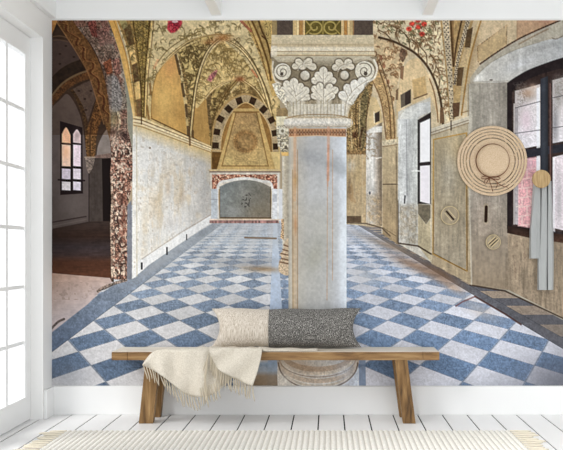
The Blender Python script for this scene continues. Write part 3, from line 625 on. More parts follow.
    poly([(507, 225.5), (530, 230), (563, 234.5), (640, 243), (640, 251), (563, 243), (530, 238), (507, 233)], lin((0, 226), C(44, 32, 28), (0, 242), C(76, 54, 44)), [(N2, .2), (HS, .15)])
    # right fresco vault
    FV = sp([(372, 20), (380, 34), (398, 40), (416, 52), (430, 70), (438, 95), (443, 123)])+sp([(453, 120), (450, 95), (447, 60), (440, 19)])+[(372, 19)]
    poly(FV, C(216, 202, 170), [(N3, .05), (N2, .06)], reg=R_RVAULT)
    tendrils(FV, 125, 16, C(120, 92, 64), (2.6, 6.5), 1.1, .68, lambda x, y: -2.1+(x-380)*.012); tendrils(FV, 30, 17, C(84, 84, 56), (2, 4), 1.2, .65)
    FV2 = sp([(373, 34), (383, 38), (398, 45), (408, 53), (404, 62), (399, 78), (395, 100), (388, 116), (382, 96), (375, 72)])
    poly(FV2, C(200, 178, 142), [(N3, .08), (N2, .08)], reg=R_RVAULT); tendrils(FV2, 55, 18, C(118, 86, 58), (2, 5), 1.2, .7, lambda x, y: -1.7)
    # lunette right of the pillar head
    poly(sp([(420, 58), (410, 60), (403, 70), (398, 90), (396, 112)])+[(399, 120), (408, 106), (430, 96), (441, 124), (436, 100), (430, 78)], C(204, 182, 144), [(N3, .05)], reg=R_RWALL)
    poly([(412, 80), (425, 76), (427, 93), (414, 99)], C(190, 162, 116), [(N2, .05)]); stroke([(414, 99), (427, 94)], 1.4, C(84, 58, 40), .8)
    stroke(sp([(379, 37.5), (392, 41), (404, 46.5), (416, 54), (427, 66), (435, 81), (440.5, 100), (443, 124)]), 2.3, C(66, 48, 34), .95, reg=R_RVAULT)
    for p in ([(392, 41), (386, 34), (378, 30)], [(400, 44), (396, 34), (398, 28)], [(410, 50), (408, 38), (400, 30), (392, 26)], [(418, 56), (418, 46), (412, 40)], [(427, 66), (426, 54), (420, 46), (424, 40)], [(433, 76), (436, 64), (430, 54)], [(438, 92), (440, 76), (436, 66)]): stroke(sp(p), 1.2, C(96, 72, 48), .85)
    for x, y in ((412, 24), (418, 27), (424, 24), (409, 29), (422, 34), (418, 20.5)): ell(x, y, 2.8, 2.3, C(186, 66, 54), [(N1, .3)], soft=.8)
    for x, y in ((415, 26), (421, 30), (414, 21)): ell(x, y, 1.2, 1.0, C(226, 190, 170))
    for x, y in ((384, 66), (388, 82), (381, 58)): ell(x, y, 1.6, 2.6, C(120, 70, 50), a=.7)
    poly(sp([(401, 47), (407, 52), (403, 62), (399, 56)]), C(96, 72, 58), [(N1, .3)], a=.8); poly([(400.5, 66), (404, 66), (403, 80), (400, 78)], C(110, 78, 56), a=.8); poly([(396, 90), (398.5, 88), (398, 100), (395.5, 100)], C(96, 70, 50), a=.8)
    # dotted ribs
    RB = sp([(440, 19), (444, 50), (447, 84), (450, 120)])+sp([(455, 119), (458, 98), (462, 70), (468, 40), (474, 19)])
    poly(RB, C(170, 142, 98), [(N2, .15)], reg=R_RVAULT)
    def dotted(pl, w0, w1):
        pl = sp(pl); n = len(pl)
        stroke(pl, w0, C(186, 172, 146), 1, [(N1, .1)], w1=w1)
        for k in range(0, n*3):
            t = (k+.5)/(n*3)*(n-1); i = int(t); f = t-i
            if k % 2: continue
            x = pl[i][0]*(1-f)+pl[min(i+1, n-1)][0]*f; y = pl[i][1]*(1-f)+pl[min(i+1, n-1)][1]*f
            ww = w0+(w1-w0)*t/n
            for o in ((-.28, .28) if (k//2) % 2 else (0.,)): ell(x+o*ww, y, .7, .65, C(50, 38, 32), a=.8)
    dotted([(445.5, 19), (447.5, 45), (450, 75), (452, 119)], 7, 4)
    dotted([(468.5, 19), (463, 40), (457.5, 62), (454.5, 84)], 4.6, 2.6)
    poly([(450, 19), (453.5, 19), (454, 50), (453.5, 66)], C(112, 86, 56), [(N2, .2)], a=.8); stroke(sp([(450.5, 19), (452, 45), (453.5, 66)]), 2.0, C(74, 52, 34), .9); stroke(sp([(462, 19), (457, 42), (453.5, 66)]), 1.8, C(70, 48, 32), .9); glow(470, 60, 6, 30, C(150, 124, 86), .5, .25, [R_RVAULT, R_RWALL])
    stroke(sp([(440.5, 19), (444, 50), (447.3, 84), (449.5, 120)]), .9, C(150, 118, 76), .7)
    for p, c in (([(467, 30), (473, 27), (470, 48), (464.5, 47)], C(88, 68, 46)), ([(457.5, 68), (464, 67), (461.5, 86), (456.5, 86)], C(92, 72, 50)), ([(452.5, 103), (460, 102), (459, 116), (453, 118)], C(92, 68, 50)), ([(440, 108), (443.5, 107), (444.5, 122), (439.8, 124)], C(110, 84, 62)), ([(464.5, 48), (470, 48), (465.5, 67), (459, 67)], C(196, 172, 132)), ([(456, 87), (461.5, 86), (460, 102), (453.5, 103)], C(178, 152, 108))): poly(p, c, [(N2, .1)], reg=R_RVAULT)
    stroke(sp([(481.5, 19), (475, 40), (469, 64), (464.5, 92), (461.5, 115)]), 1.6, C(150, 114, 58), .9); stroke(sp([(479, 19), (472.5, 42), (466.5, 66), (462, 95)]), .9, C(212, 188, 138), .8); stroke([(461.5, 113), (468, 111)], 1.1, C(120, 88, 50), .7)
    stroke(sp([(429.5, 79), (434, 92), (437, 110), (438, 122)]), 1.3, C(120, 84, 50), .8)
    stroke([(468, 84), (468.5, 118)], 1.0, C(150, 128, 92), .7)

    # ---- pilaster with the framed panel
    poly([(431, 128), (469, 117), (469, 190), (471.5, 285), (431, 263)], lin((431, 140), C(178, 166, 142), (470, 270), C(168, 152, 126)), [(VS, .05), (N3, .05), (N2, .04)], reg=R_RWALL)
    poly([(434, 139), (466, 133), (466.5, 271), (433.5, 254)], lin((440, 140), C(172, 158, 130), (450, 255), C(156, 146, 128)), [(VS, .07), (N3, .06)])
    glow(448, 175, 9, 22, C(158, 154, 144), .6, 0, [R_RWALL]); glow(458, 150, 6, 10, C(176, 156, 120), .5, 0, [R_RWALL])
    stroke([(433.5, 139.5), (466.5, 133), (467, 271), (433, 254), (433.5, 139.5)], 1.4, C(172, 136, 70), .85); stroke([(466.8, 190), (467.2, 270)], 1.0, C(80, 60, 40), .7); stroke([(433.8, 200), (433.2, 253), (466, 271)], .8, C(92, 66, 38), .7)
    stroke([(468.8, 118), (469.5, 200), (471.5, 284)], 1.6, C(196, 190, 176), .7); stroke([(431.3, 128), (431.3, 262)], 1.4, C(200, 188, 160), .7)
    poly([(431, 129), (468.5, 116.5), (468.5, 122.5), (431, 135)], C(194, 186, 168), [(N2, .06)]); stroke([(431, 132.6), (468.5, 120.2)], .9, C(110, 96, 78), .8); stroke([(431, 129.2), (468.5, 116.5)], .9, C(216, 208, 190), .8); stroke([(431, 135.3), (468.5, 123)], 1.0, C(128, 106, 76), .7)
    stroke([(451, 121), (451, 130)], 1.3, C(60, 44, 36), .9)
    # ---- middle window with its deep arch
    poly([(398, 112), (407, 107), (430.5, 97.5), (431, 262), (397, 243)], C(196, 192, 182), [(N3, .05), (N2, .04)], reg=R_RWALL)
    poly(sp([(399, 118), (405, 110.5), (416, 104.5), (430, 101.5)])+[(430.5, 112), (420, 116), (417, 120), (399, 121)], lin((400, 108), C(216, 216, 210), (430, 114), C(196, 198, 198)), [(N3, .05)])
    poly([(398.5, 119), (418, 119), (418.5, 246), (398, 243)], ramp([(398, C(206, 208, 206)), (404, C(210, 212, 212)), (408, C(188, 190, 190)), (418, C(196, 198, 194))]), [(VS, .06), (N3, .05)])
    stroke([(406.5, 120), (407, 195)], .9, C(130, 132, 134), .7); stroke([(405, 196), (404.5, 203)], 1.5, C(40, 40, 44), .9)
    s, c = cover([(398, 205), (418.5, 205), (418.5, 246), (398, 243)], 3); lay(s, c*np.clip(.75+.5*N2[s], 0, 1), C(150, 138, 118), [(N1, .12), (VS, .1)], .75, None)
    stroke([(397.5, 200), (397.8, 242)], 2.0, C(52, 40, 32), .85); stroke([(397.8, 120), (397.8, 200)], 1.2, C(216, 214, 206), .7)
    poly([(417.6, 120), (431, 112), (431, 204), (417.6, 204)], C(44, 38, 38), reg=R_RWIN)
    poly([(420, 123), (430, 118.5), (430, 161.5), (420, 162.5)], C(240, 240, 243), [(N2, .03)]); poly([(420, 166), (430, 165.2), (430, 204), (420, 201.5)], C(236, 232, 238), [(N2, .03)])
    stroke([(412, 171), (420, 171)], 1.2, C(226, 226, 224), .9)
    poly([(418, 204), (430.5, 205), (430.5, 218), (426, 224.5), (418, 214)], C(112, 104, 88), [(N2, .15)]); poly([(418, 214), (426, 224.5), (430.5, 219), (431, 262), (418, 246)], C(182, 170, 142), [(VS, .08), (N2, .06)])
    stroke([(397, 243), (418, 246), (431, 254)], 1.6, C(66, 52, 42), .9)
    # little square openings
    poly([(400.5, 95), (411, 88.8), (411, 103), (401, 108.5)], C(98, 88, 76)); poly([(405, 93), (410.5, 89.8), (410.5, 103), (405, 106)], C(58, 48, 44)); stroke([(400.5, 109), (411.5, 103.5)], 1, C(214, 204, 180), .8)
    # ---- second pilaster, second niche, far wall
    poly([(381, 139), (398, 137), (397.5, 244), (382, 234)], lin((0, 140), C(184, 168, 138), (0, 240), C(158, 138, 108)), [(VS, .07), (N3, .06)], reg=R_RWALL)
    poly([(381.5, 141), (397.5, 138.5), (397.5, 144), (382, 146.5)], C(196, 184, 158), [(N1, .15)]); stroke([(382, 146.8), (397, 144.6)], 1, C(120, 98, 70), .7); stroke([(383, 184.3), (397, 184.3)], 1.2, C(80, 66, 52), .85); stroke([(396.3, 147), (396.8, 242)], 1.2, C(120, 104, 84), .7); stroke([(381.5, 140), (382, 233)], 1.2, C(212, 206, 190), .8)
    stroke([(383, 228), (396, 236)], .9, C(110, 94, 72), .8)
    poly([(365.5, 132), (382, 122), (382, 226), (366, 223)], ramp([(366, C(212, 208, 200)), (373, C(216, 214, 210)), (377, C(170, 160, 148)), (381, C(120, 106, 90))]), [(VS, .08), (N2, .07)], reg=R_RWALL)
    s, c = cover([(366, 196), (382, 196), (382, 227), (366, 224)], 4); lay(s, c*np.clip(.7+.6*N2[s], 0, 1), C(168, 146, 114), [(N1, .15), (N2, .1)], .8, None)
    stain([R_RWALL], np.where((GX > 366) & (GX < 382) & (GY > 130) & (GY < 160), N2+N1*.4, -1), .1, .5, C(128, 112, 88), .6); poly(sp([(366, 134), (370, 129.5), (376, 127), (382, 126)])+[(382, 132), (372, 133)], C(214, 212, 206), [(N2, .06)])
    ell(369.8, 193, .9, 1.6, C(52, 60, 76), a=.9)
    stroke([(376, 158.5), (381, 157.5)], 1.2, C(226, 222, 214), .8)
    poly([(345, 150), (366, 150), (366, 223), (345, 222)], lin((345, 160), C(186, 166, 132), (366, 215), C(180, 160, 128)), [(N3, .1), (VS, .1), (N2, .08)], reg=R_RWALL)
    glow(351, 166, 5, 5, C(196, 190, 176), .85, 0, [R_RWALL]); glow(349, 188, 2, 12, C(96, 78, 58), .6, 0, [R_RWALL]); glow(358, 175, 4, 14, C(196, 172, 128), .5, 0, [R_RWALL]); stain([R_RWALL], np.where((GX < 366) & (GY > 150), VS+N3, -1), .2, .8, C(134, 104, 70), .5)
    poly([(345, 148.5), (366, 148.5), (366, 154.5), (345, 154.5)], C(120, 94, 62), [(N1, .3)], a=.85); stroke([(345, 149.5), (366, 149.5)], 1, C(200, 174, 128), .8)
    poly([(347, 216), (361, 216), (361, 222.5), (347, 222)], C(80, 64, 50), [(N2, .2)], a=.85); stroke([(345, 222.5), (366, 223.5), (382, 228), (390, 236)], 1.4, C(82, 68, 56), .8); stroke([(362.5, 155), (362.5, 222)], 1.4, C(196, 178, 146), .7)
    # far rib bundle
    poly(sp([(374, 76), (366, 84), (356, 96), (349, 112), (346, 130)])+[(346, 150), (366, 150), (366, 124), (370, 104), (372, 92)], C(150, 126, 86), [(N1, .25), (N2, .2)], reg=R_RVAULT)
    scrolled(sp([(374, 76), (366, 84), (356, 96), (349, 112), (346, 130)])+[(346, 150), (366, 150), (366, 124), (372, 92)], scroll(540, .75, None, .22), C(84, 62, 40), .8)
    poly(sp([(366, 88), (369, 96), (366, 120), (364, 146), (360, 146), (358, 120), (361, 98)]), C(104, 94, 66), [(N1, .35), (VS, .2)], a=.8); ell(355, 135, 3, 3.4, C(74, 48, 32), [(N1, .3)], soft=.9, a=.9)
    poly([(371, 96), (376, 98), (381, 110), (383, 122), (370, 127), (366, 130), (368, 112)], C(202, 180, 138), [(N3, .06)], reg=R_RWALL)
    poly([(374.5, 113.5), (379.6, 111), (379.6, 121), (375, 123)], C(58, 48, 42)); stroke([(374, 112), (374.4, 123)], 1, C(224, 214, 194), .8)
    poly(sp([(372, 78), (378, 92), (383, 110), (386, 126), (386, 140)])+[(396, 139)]+sp([(396, 138), (395, 116), (390, 96), (384, 78), (376, 66)]), C(178, 150, 108), [(N2, .12), (N1, .1)], reg=R_RVAULT)
    for p, w, c in (([(376, 62), (384, 84), (389, 106), (391, 138)], 1.4, C(96, 70, 46)), ([(371, 78), (379, 95), (383, 112), (386, 138)], 1.3, C(120, 88, 56)), ([(379, 60), (388, 84), (393, 108), (394.5, 138)], 1.1, C(92, 68, 46))): stroke(sp(p), w, c, .85)
    scrolled(sp([(374, 70), (382, 86), (390, 110), (391, 138), (386, 138), (384, 112), (376, 92)]), T2, C(120, 88, 56), .6)

    # ---- the big column: entablature, capital, shaft, base
    poly([(272.5, 19), (373, 19), (373, 36), (272.5, 36)], C(84, 72, 64), [(N2, .08)], reg=R_CAP)
    poly([(272, 19), (277, 19), (277, 36), (272, 36)], C(150, 130, 92)); 
    for x0, x1, c in ((293, 297, C(206, 180, 130)), (297, 299, C(232, 208, 160)), (299, 303, C(172, 130, 78)), (303, 305, C(214, 186, 132)), (341, 344, C(214, 188, 138)), (344, 347.5, C(176, 130, 74)), (347.5, 350, C(220, 196, 146)), (350, 353, C(196, 170, 122)), (353, 354, C(160, 120, 80))): poly([(x0, 19), (x1, 19), (x1, 36), (x0, 36)], c, [(N2, .06)])
    poly([(305, 19), (341, 19), (341, 35), (305, 35)], C(96, 84, 42), [(N2, .15)])
    for cx, d in ((315, 1), (331, -1)):
        stroke([(cx+d*(2+r*1.1)*math.cos(t), 27+(2+r*.95)*math.sin(t)) for r, t in zip(np.linspace(0, 6, 30), np.linspace(0, 8.5, 30))], 1.5, C(176, 158, 92), .9)
    stroke([(306, 34), (312, 28), (306, 21)], 1.3, C(170, 150, 88), .8); stroke([(340, 34), (334, 28), (340, 21)], 1.3, C(170, 150, 88), .8); stroke([(323, 34), (323, 21)], 1.2, C(160, 142, 80), .8)
    poly([(271.5, 35), (373.5, 35), (374.5, 56), (271, 56)], ramp([(35, C(208, 196, 168)), (42, C(204, 190, 160)), (46, C(190, 174, 144)), (48, C(224, 214, 192)), (50.5, C(226, 216, 194)), (51.5, C(166, 148, 116)), (52.5, C(214, 202, 176)), (55, C(206, 190, 156)), (57, C(150, 128, 92))], 1), [(N2, .03), (HS, .04)], reg=R_CAP)
    stroke([(271, 44.5), (373, 44.5)], .8, C(172, 154, 122), .6); stroke([(271, 55.8), (374, 55.8)], 1, C(140, 116, 82), .7); poly([(271, 46), (277, 46), (277, 56), (271, 58)], C(226, 218, 202), a=.7)
    bell = sp([(271, 57), (276, 84), (283, 96), (288, 104), (288.5, 117)])+[(343, 117)]+sp([(344, 104), (350, 96), (360, 84), (373, 76), (377, 57)])
    poly(bell, C(140, 128, 106), [(N3, .1), (N2, .1)], reg=R_CAP)
    poly([(272, 56), (372, 56), (366, 62), (330, 66), (300, 62), (278, 62)], C(196, 186, 164), [(N2, .06)], a=.85); poly([(310, 57), (338, 57), (334, 66), (314, 66)], C(206, 198, 178), a=.7)
    leafc = C(222, 216, 202); shade_ = C(176, 166, 146); ink = C(86, 74, 58)
    def leaf(cx, by, tx, ty, w, lobes=5, col=leafc, out=True):
        # an acanthus leaf from its foot (cx,by) to its curling tip (tx,ty)
        L, Rr = [], []
        for k in range(lobes*6+1):
            t = k/(lobes*6.); px = cx+(tx-cx)*t; py = by+(ty-by)*t
            prof = (.45+.75*math.sin(min(1, t*1.1)*math.pi*.62))*(1-max(0, t-.72)*2.4)
            wob = 1+.20*abs(math.sin(t*lobes*math.pi))-.12
            L.append((px-w*prof*wob, py+w*.25*(1-t)*0)); Rr.append((px+w*prof*wob, py))
        pts = L+[(tx, ty-w*.12)]+Rr[::-1]
        poly([(a+.5, b+.7) for a, b in pts], ink, soft=.7, a=.8, reg=R_CAP)
        poly(pts, lin((cx-w, by), shade_*.4+col*.6, (tx+w*.4, ty), col), [(N2, .04)], reg=R_CAP)
        stroke([(cx, by), (tx*.5+cx*.5+.2, (by+ty)/2), (tx, ty+2)], 1.0, C(186, 178, 160), .8)
        for k in range(1, lobes):
            t = k/lobes; px = cx+(tx-cx)*t; py = by+(ty-by)*t
            for sg in (-1, 1):
                stroke([(px, py+2), (px+sg*w*.42, py-1.2), (px+sg*w*.8, py-1)], .8, C(150, 138, 116), .75)
                stroke([(px+.4, py+3), (px+sg*w*.42+.3, py)], .7, C(238, 234, 224), .6)
    def curl(cx, cy, r, d, c0=C(218, 212, 196)):
        ell(cx+.4, cy+.5, r+.9, r+.9, ink, soft=.9, a=.75, reg=R_CAP); ell(cx, cy, r, r, c0, [(N2, .05)], reg=R_CAP)
        stroke([(cx+d*q*math.cos(t), cy+q*math.sin(t)) for q, t in zip(np.linspace(r*.86, .8, 40), np.linspace(-2.2, 8.2, 40))], 1.2, C(104, 92, 72), .85)
        stroke([(cx+d*q*math.cos(t), cy+q*math.sin(t)) for q, t in zip(np.linspace(r*.98, r*.3, 40), np.linspace(-2.6, 6.5, 40))], .9, C(236, 232, 220), .6)
        ell(cx+d*.8, cy+r*.28, r*.2, r*.2, C(60, 50, 42), a=.9)
    # inner stalks and volutes
    stroke(sp([(281, 60), (290, 57.5), (296, 60)]), 2.4, C(206, 196, 174), .9); stroke(sp([(352, 61), (362, 57.5), (372, 60), (376, 66)]), 2.4, C(208, 198, 176), .9)
    def lobed(lobes, stem=None, col=leafc, veins=()):
        """a carved leaf: rounded lobes over a dark hollow, with veins running to the stem"""
        cx = sum(l[0] for l in lobes)/len(lobes); cy = max(l[1]+l[3] for l in lobes) if stem else sum(l[1] for l in lobes)/len(lobes)
        def petals(g, c, soft, a):
            for x, y, rx, ry in lobes:                                # every lobe reaches back to the middle of the leaf
                d = math.hypot(cx-x, cy-y)+.01; ux, uy = (cx-x)/d, (cy-y)/d; w = max(rx, ry)*.92+g; L_ = min(d, 8.)
                pts = [(x+ux*L_-uy*w*.35, y+uy*L_+ux*w*.35), (x+ux*1.2-uy*w, y+uy*1.2+ux*w), (x-ux*w*.55-uy*w*.8, y-uy*w*.55+ux*w*.8), (x-ux*w, y-uy*w), (x-ux*w*.55+uy*w*.8, y-uy*w*.55-ux*w*.8), (x+ux*1.2+uy*w, y+uy*1.2-ux*w), (x+ux*L_+uy*w*.35, y+uy*L_-ux*w*.35)]
                poly(sp(pts, 4), c(x, y, rx, ry), [(N2, .03)], soft=soft, a=a, reg=R_CAP)
                if g == 0: stroke([(x+ux*L_*.8, y+uy*L_*.8), (x-ux*w*.5, y-uy*w*.5)], .7, C(160, 148, 126), .6); stroke(sp(pts[1:4], 4), .7, C(120, 106, 84), .5)
        petals(.9, lambda x, y, rx, ry: ink*.8, .8, .85)
        petals(0, lambda x, y, rx, ry: lin((cx, cy), shade_*.5+col*.5, (x, y-ry*.3), col), .5, 1)
        if stem: poly(sp(stem), lin((stem[0][0], 112), shade_*.3+col*.7, (stem[0][0], 88), col), [(N2, .04)], soft=1.4, a=.75, reg=R_CAP)
        for v in veins: stroke(sp(v), .8, C(150, 138, 116), .75); stroke(sp([(p[0]+.9, p[1]+.4) for p in v]), .7, C(240, 236, 226), .6)
    glow(323, 66, 40, 7, C(104, 92, 72), .55, 0, [R_CAP])
    curl(282.5, 71.8, 8.4, -1); curl(364.8, 71, 9.8, 1)
    stroke(sp([(374, 60), (377, 68), (374, 78), (366, 82)]), 2.0, C(228, 224, 212), .85); stroke(sp([(273, 62), (272.5, 70), (275, 80), (281, 84)]), 1.8, C(216, 208, 190), .8)
    lobed([(295, 66.5, 3.2, 3.4), (298.2, 61.8, 3.6, 3.4), (302.5, 66, 4.6, 3.4), (309, 61.2, 3.8, 3.4), (313, 66.8, 3.8, 4)], None, C(216, 209, 192), [[(297, 70), (301, 65), (310, 64)], [(303, 64), (303.5, 60)]])
    ell(305.5, 76.4, 5.5, 5.6, ink*.8, soft=.8, a=.85); ell(305, 75.5, 4.6, 4.8, lin((302, 80), C(176, 166, 148), (306, 72), C(222, 218, 206)), soft=.6); stroke(sp([(299, 79), (300, 73), (305, 70), (311, 71)]), 1.2, C(84, 72, 55), .85)
    lobed([(335.4, 67.6, 3.4, 3.8), (338.6, 62.4, 3.8, 3.4), (343.5, 66, 4.4, 3.6), (348.6, 62, 3.8, 3.3), (351.4, 66.6, 3.4, 3.4)], None, C(218, 211, 195), [[(337, 71), (341, 66), (350, 64)], [(344, 65), (344.5, 60)]])
    ell(345, 76, 5.1, 5.2, ink*.8, soft=.8, a=.85); ell(344.5, 75.2, 4.2, 4.4, lin((342, 79), C(176, 166, 148), (346, 72), C(224, 220, 208)), soft=.6); stroke(sp([(338.5, 77), (339.5, 72), (345, 70), (350, 71.5)]), 1.2, C(84, 72, 55), .85)
    lobed([(314.6, 80.6, 4, 3.6), (332.8, 80.6, 4, 3.6), (317.8, 75.2, 4, 3.8), (329.2, 75.2, 4, 3.8), (323.3, 70.6, 4.4, 4)], [(319, 90), (317, 80), (320, 72), (327, 72), (330, 80), (328, 90)], leafc, [[(323.4, 92), (323.4, 73)], [(322, 84), (316, 80)], [(325, 84), (331, 80)], [(322, 79), (319, 75)], [(325, 79), (328, 75)]])
    lobed([(284, 90, 3.8, 4.2), (286.6, 84.2, 4.2, 3.8), (293.8, 82, 4.6, 4.2), (300.4, 86.2, 3.8, 3.8), (305.4, 90.6, 4.6, 4.4), (308, 97, 3.2, 3.4), (288, 97.5, 3.6, 4), (297, 95, 5, 6)], [(291, 113), (288, 100), (287, 88), (294, 82), (301, 88), (305, 98), (303, 113)], leafc, [[(297, 114), (296, 98), (293, 84)], [(295, 98), (288, 90)], [(296, 96), (303, 91)], [(295.5, 92), (289, 86)], [(297, 102), (305, 96)], [(291, 112), (289, 102)]])
    lobed([(313.6, 96, 3.4, 3.4), (314.6, 89, 4, 3.8), (319.8, 86, 3.8, 3.4), (329.6, 87, 4, 3.8), (335, 90, 4, 3.8), (332, 95.6, 3.6, 3.6), (324.4, 94, 4, 6)], [(318, 112), (316, 96), (318, 88), (324, 90), (331, 88), (332, 97), (329, 112)], leafc, [[(323.6, 112), (323.6, 88)], [(322, 97), (316, 91)], [(325, 97), (333, 91)], [(322, 102), (315, 97)], [(326, 102), (332, 97)]])
    lobed([(342, 95, 3.6, 4.4), (347, 87.6, 4.2, 4), (354.4, 83.6, 4.4, 3.6), (362, 81, 4.6, 3.2), (360, 87, 4.4, 3.6), (355, 93, 4, 4), (350, 100, 3.6, 4.4)], [(343, 115), (341, 98), (347, 87), (360, 80), (371, 78), (364, 88), (354, 97), (349, 107), (347, 116)], C(230, 227, 219), [[(345, 114), (347, 100), (355, 89), (368, 80)], [(348, 97), (345, 90)], [(352, 92), (350, 86)], [(357, 88), (360, 90)], [(349, 101), (354, 95)]])
    poly(sp([(272, 84), (277, 96), (284, 104), (288, 110), (284, 92), (278, 82)]), C(206, 198, 180), [(N1, .25)], reg=R_CAP)
    poly([(288, 104), (344, 104), (344, 117), (288, 117)], ramp([(288, C(196, 188, 168)), (300, C(214, 208, 194)), (330, C(212, 206, 192)), (344, C(226, 224, 218))]), [(N2, .04)], a=.9, reg=R_CAP)
    for k, x in enumerate(np.arange(290, 344, 3.4)): stroke([(x+(.4*math.sin(k*3)), 101+1.5*math.sin(k*2.1)), (x, 116)], 1.0, C(158, 146, 122) if k % 2 else C(180, 170, 148), .75)
    # necking ring
    rg = sp([(289, 116.5), (285, 119), (283.8, 123), (286, 127), (291, 129)])+sp([(346, 129), (351, 127), (352.6, 123), (351, 119), (345, 116.5)])
    poly(rg, ramp([(115.5, C(166, 144, 108)), (117, C(182, 164, 134)), (119, C(216, 210, 198)), (123, C(220, 216, 208)), (126, C(186, 178, 164)), (129, C(150, 134, 112))], 1), [(N2, .05), (N1, .04)], reg=R_CAP)
    stroke(sp([(286, 118.4), (300, 115.4), (318, 114.6), (338, 115.4), (350, 118.4)]), 1.1, C(140, 116, 80), .8)
    # shaft
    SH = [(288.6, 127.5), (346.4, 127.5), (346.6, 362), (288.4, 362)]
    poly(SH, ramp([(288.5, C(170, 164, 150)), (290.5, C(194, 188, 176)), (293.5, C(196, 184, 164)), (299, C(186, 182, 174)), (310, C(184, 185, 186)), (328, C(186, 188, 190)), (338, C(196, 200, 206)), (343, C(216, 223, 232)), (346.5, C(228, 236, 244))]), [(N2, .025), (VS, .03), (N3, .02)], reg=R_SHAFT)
    glow(318, 225, 20, 30, C(184, 182, 172), .55, 0, [R_SHAFT]); glow(314, 258, 10, 18, C(164, 162, 148), .65, .3, [R_SHAFT]); glow(312, 290, 18, 26, C(186, 184, 176), .5, 0, [R_SHAFT])
    glow(312, 157, 15, 8, C(150, 152, 156), .62, .25, [R_SHAFT]); glow(332, 165, 12, 8, C(146, 150, 154), .6, .35, [R_SHAFT]); glow(343, 170, 5, 9, C(150, 156, 162), .55, 0, [R_SHAFT])  # soft diagonal shadow across the shaft, painted into the print's colour
    glow(318, 195, 18, 12, C(198, 200, 202), .4, 0, [R_SHAFT]); glow(342, 250, 4, 60, C(232, 239, 248), .5, 0, [R_SHAFT])
    poly([(289, 128.5), (346, 128.5), (346, 132), (346, 136.6), (317, 135.4), (289, 136.6)], C(142, 96, 66), [(N1, .2)], a=.9)
    for k in range(19):
        x = 290.5+k*3.05
        poly([(x-1.2, 132.4), (x, 130.4), (x+1.2, 132.4), (x, 134.4)], C(76, 46, 36))
        stroke([(x-1.5, 129.8), (x+1.5, 135)], .6, C(210, 176, 140), .55); stroke([(x+1.5, 129.8), (x-1.5, 135)], .6, C(210, 176, 140), .55)
    stroke([(289, 129), (346, 129)], .9, C(206, 176, 130), .8); stroke([(289, 136.6), (317, 135.6), (346, 136.6)], .9, C(216, 180, 140), .8)
    for pts, w, c, a in (([(295, 128), (295, 160), (294.6, 200)], 3.0, C(206, 158, 122), .5), ([(294.6, 180), (295, 230), (295, 300), (295, 345)], 3.6, C(198, 170, 136), .45), ([(292.6, 170), (293, 345)], .9, C(150, 112, 72), .6), ([(297.6, 150), (297.6, 345)], .9, C(150, 112, 72), .6), ([(328.5, 128), (328.3, 150), (328, 180)], 3.0, C(206, 156, 126), .55), ([(328.2, 145), (327.8, 186)], 1.4, C(200, 130, 98), .45), ([(327.4, 178), (327, 300)], .9, C(190, 152, 118), .65), ([(332.6, 150), (332.5, 280)], .9, C(186, 146, 108), .6)): stroke(pts, w, c, a, [(N2, .1)])
    glow(295.5, 180, 2, 8, C(176, 140, 90), .6); glow(295.5, 225, 1.6, 10, C(196, 130, 80), .5)
    # base: stacked rounded rings
    poly([(253, 362), (279, 362), (279, 387), (253, 387)], ramp([(362, C(160, 182, 208)), (371, C(166, 178, 192)), (376, C(150, 132, 110)), (386, C(140, 118, 92))], 1), [(N2, .08)], soft=1.2, a=.85)
    bs = sp([(277.6, 386), (277.5, 366), (281, 360), (287, 356)])+sp([(348, 356), (356, 361), (358.3, 368), (358.4, 386)])
    poly(bs, ramp([(277, C(226, 218, 206)), (300, C(228, 222, 213)), (335, C(212, 210, 208)), (350, C(206, 212, 224)), (358, C(220, 230, 244))]), [(N2, .05), (N3, .05)], reg=R_BASE)
    def hoop(y, ry, x0, x1, w, c, a):
        cx = (x0+x1)/2; rx = (x1-x0)/2
        stroke([(cx+rx*math.cos(t), y+ry*math.sin(t)) for t in np.linspace(math.pi, 0, 30)], w, c, a, [(N2, .12)])
    hoop(356, 14, 284, 352, 7, C(166, 136, 108), .6); hoop(357, 16.5, 281, 354, 3.5, C(222, 212, 198), .9); hoop(358, 19, 279, 356, 1.0, C(126, 104, 86), .65)
    hoop(360, 21, 279, 357, 4.4, C(182, 154, 126), .5); hoop(362, 24, 278.6, 357.6, 2.4, C(198, 184, 166), .7); hoop(363, 21.5+4.6, 278.6, 357.6, 1.3, C(92, 74, 62), .85)
    glow(302, 366, 16, 7, C(164, 136, 108), .45, .3, [R_BASE]); glow(284, 380, 8, 7, C(232, 226, 216), .7, 0, [R_BASE]); glow(345, 370, 9, 10, C(218, 224, 234), .5, 0, [R_BASE]); glow(318, 364, 8, 3, C(196, 190, 180), .5, 0, [R_BASE])
    # blue slab edge beside the base
    poly([(359, 360), (365.5, 360), (366, 387), (359, 387)], C(122, 142, 172), [(N2, .1)], a=.8)

    for x0, y0, x1, y1, c, w in ((346, 112, 352, 148, (206, 184, 140), 1.2), (350, 106, 358, 148, (92, 70, 46), 1.4), (354, 100, 361, 148, (196, 172, 128), 1.1), (357, 128, 360, 146, (66, 46, 32), 2.4), (363, 96, 366, 140, (86, 66, 46), 1.2)):
        stroke(sp([(x0+6, y0), ((x0+x1)/2+2, (y0+y1)/2), (x1, y1)]), w, C(*c), .75, [(N1, .2)])
    # the grain and grime that the whole print shares
    def tone(regs, d, a=1.0):
        m = np.isin(REG, regs)[..., None]
        IMG[:] = np.where(m, np.clip(IMG*(1+d[..., None]*a), 0, 1), IMG)
    grit = fbm(2.4, 2.4, 400, 2); blot = fbm(16, 20, 410, 4)
    tone([R_VAULT, R_FIRE, R_RWALL, R_RVAULT], grit*.08+N1*.05+blot*.10)
    tone([R_RWALL], VS*.07+VL*.06)
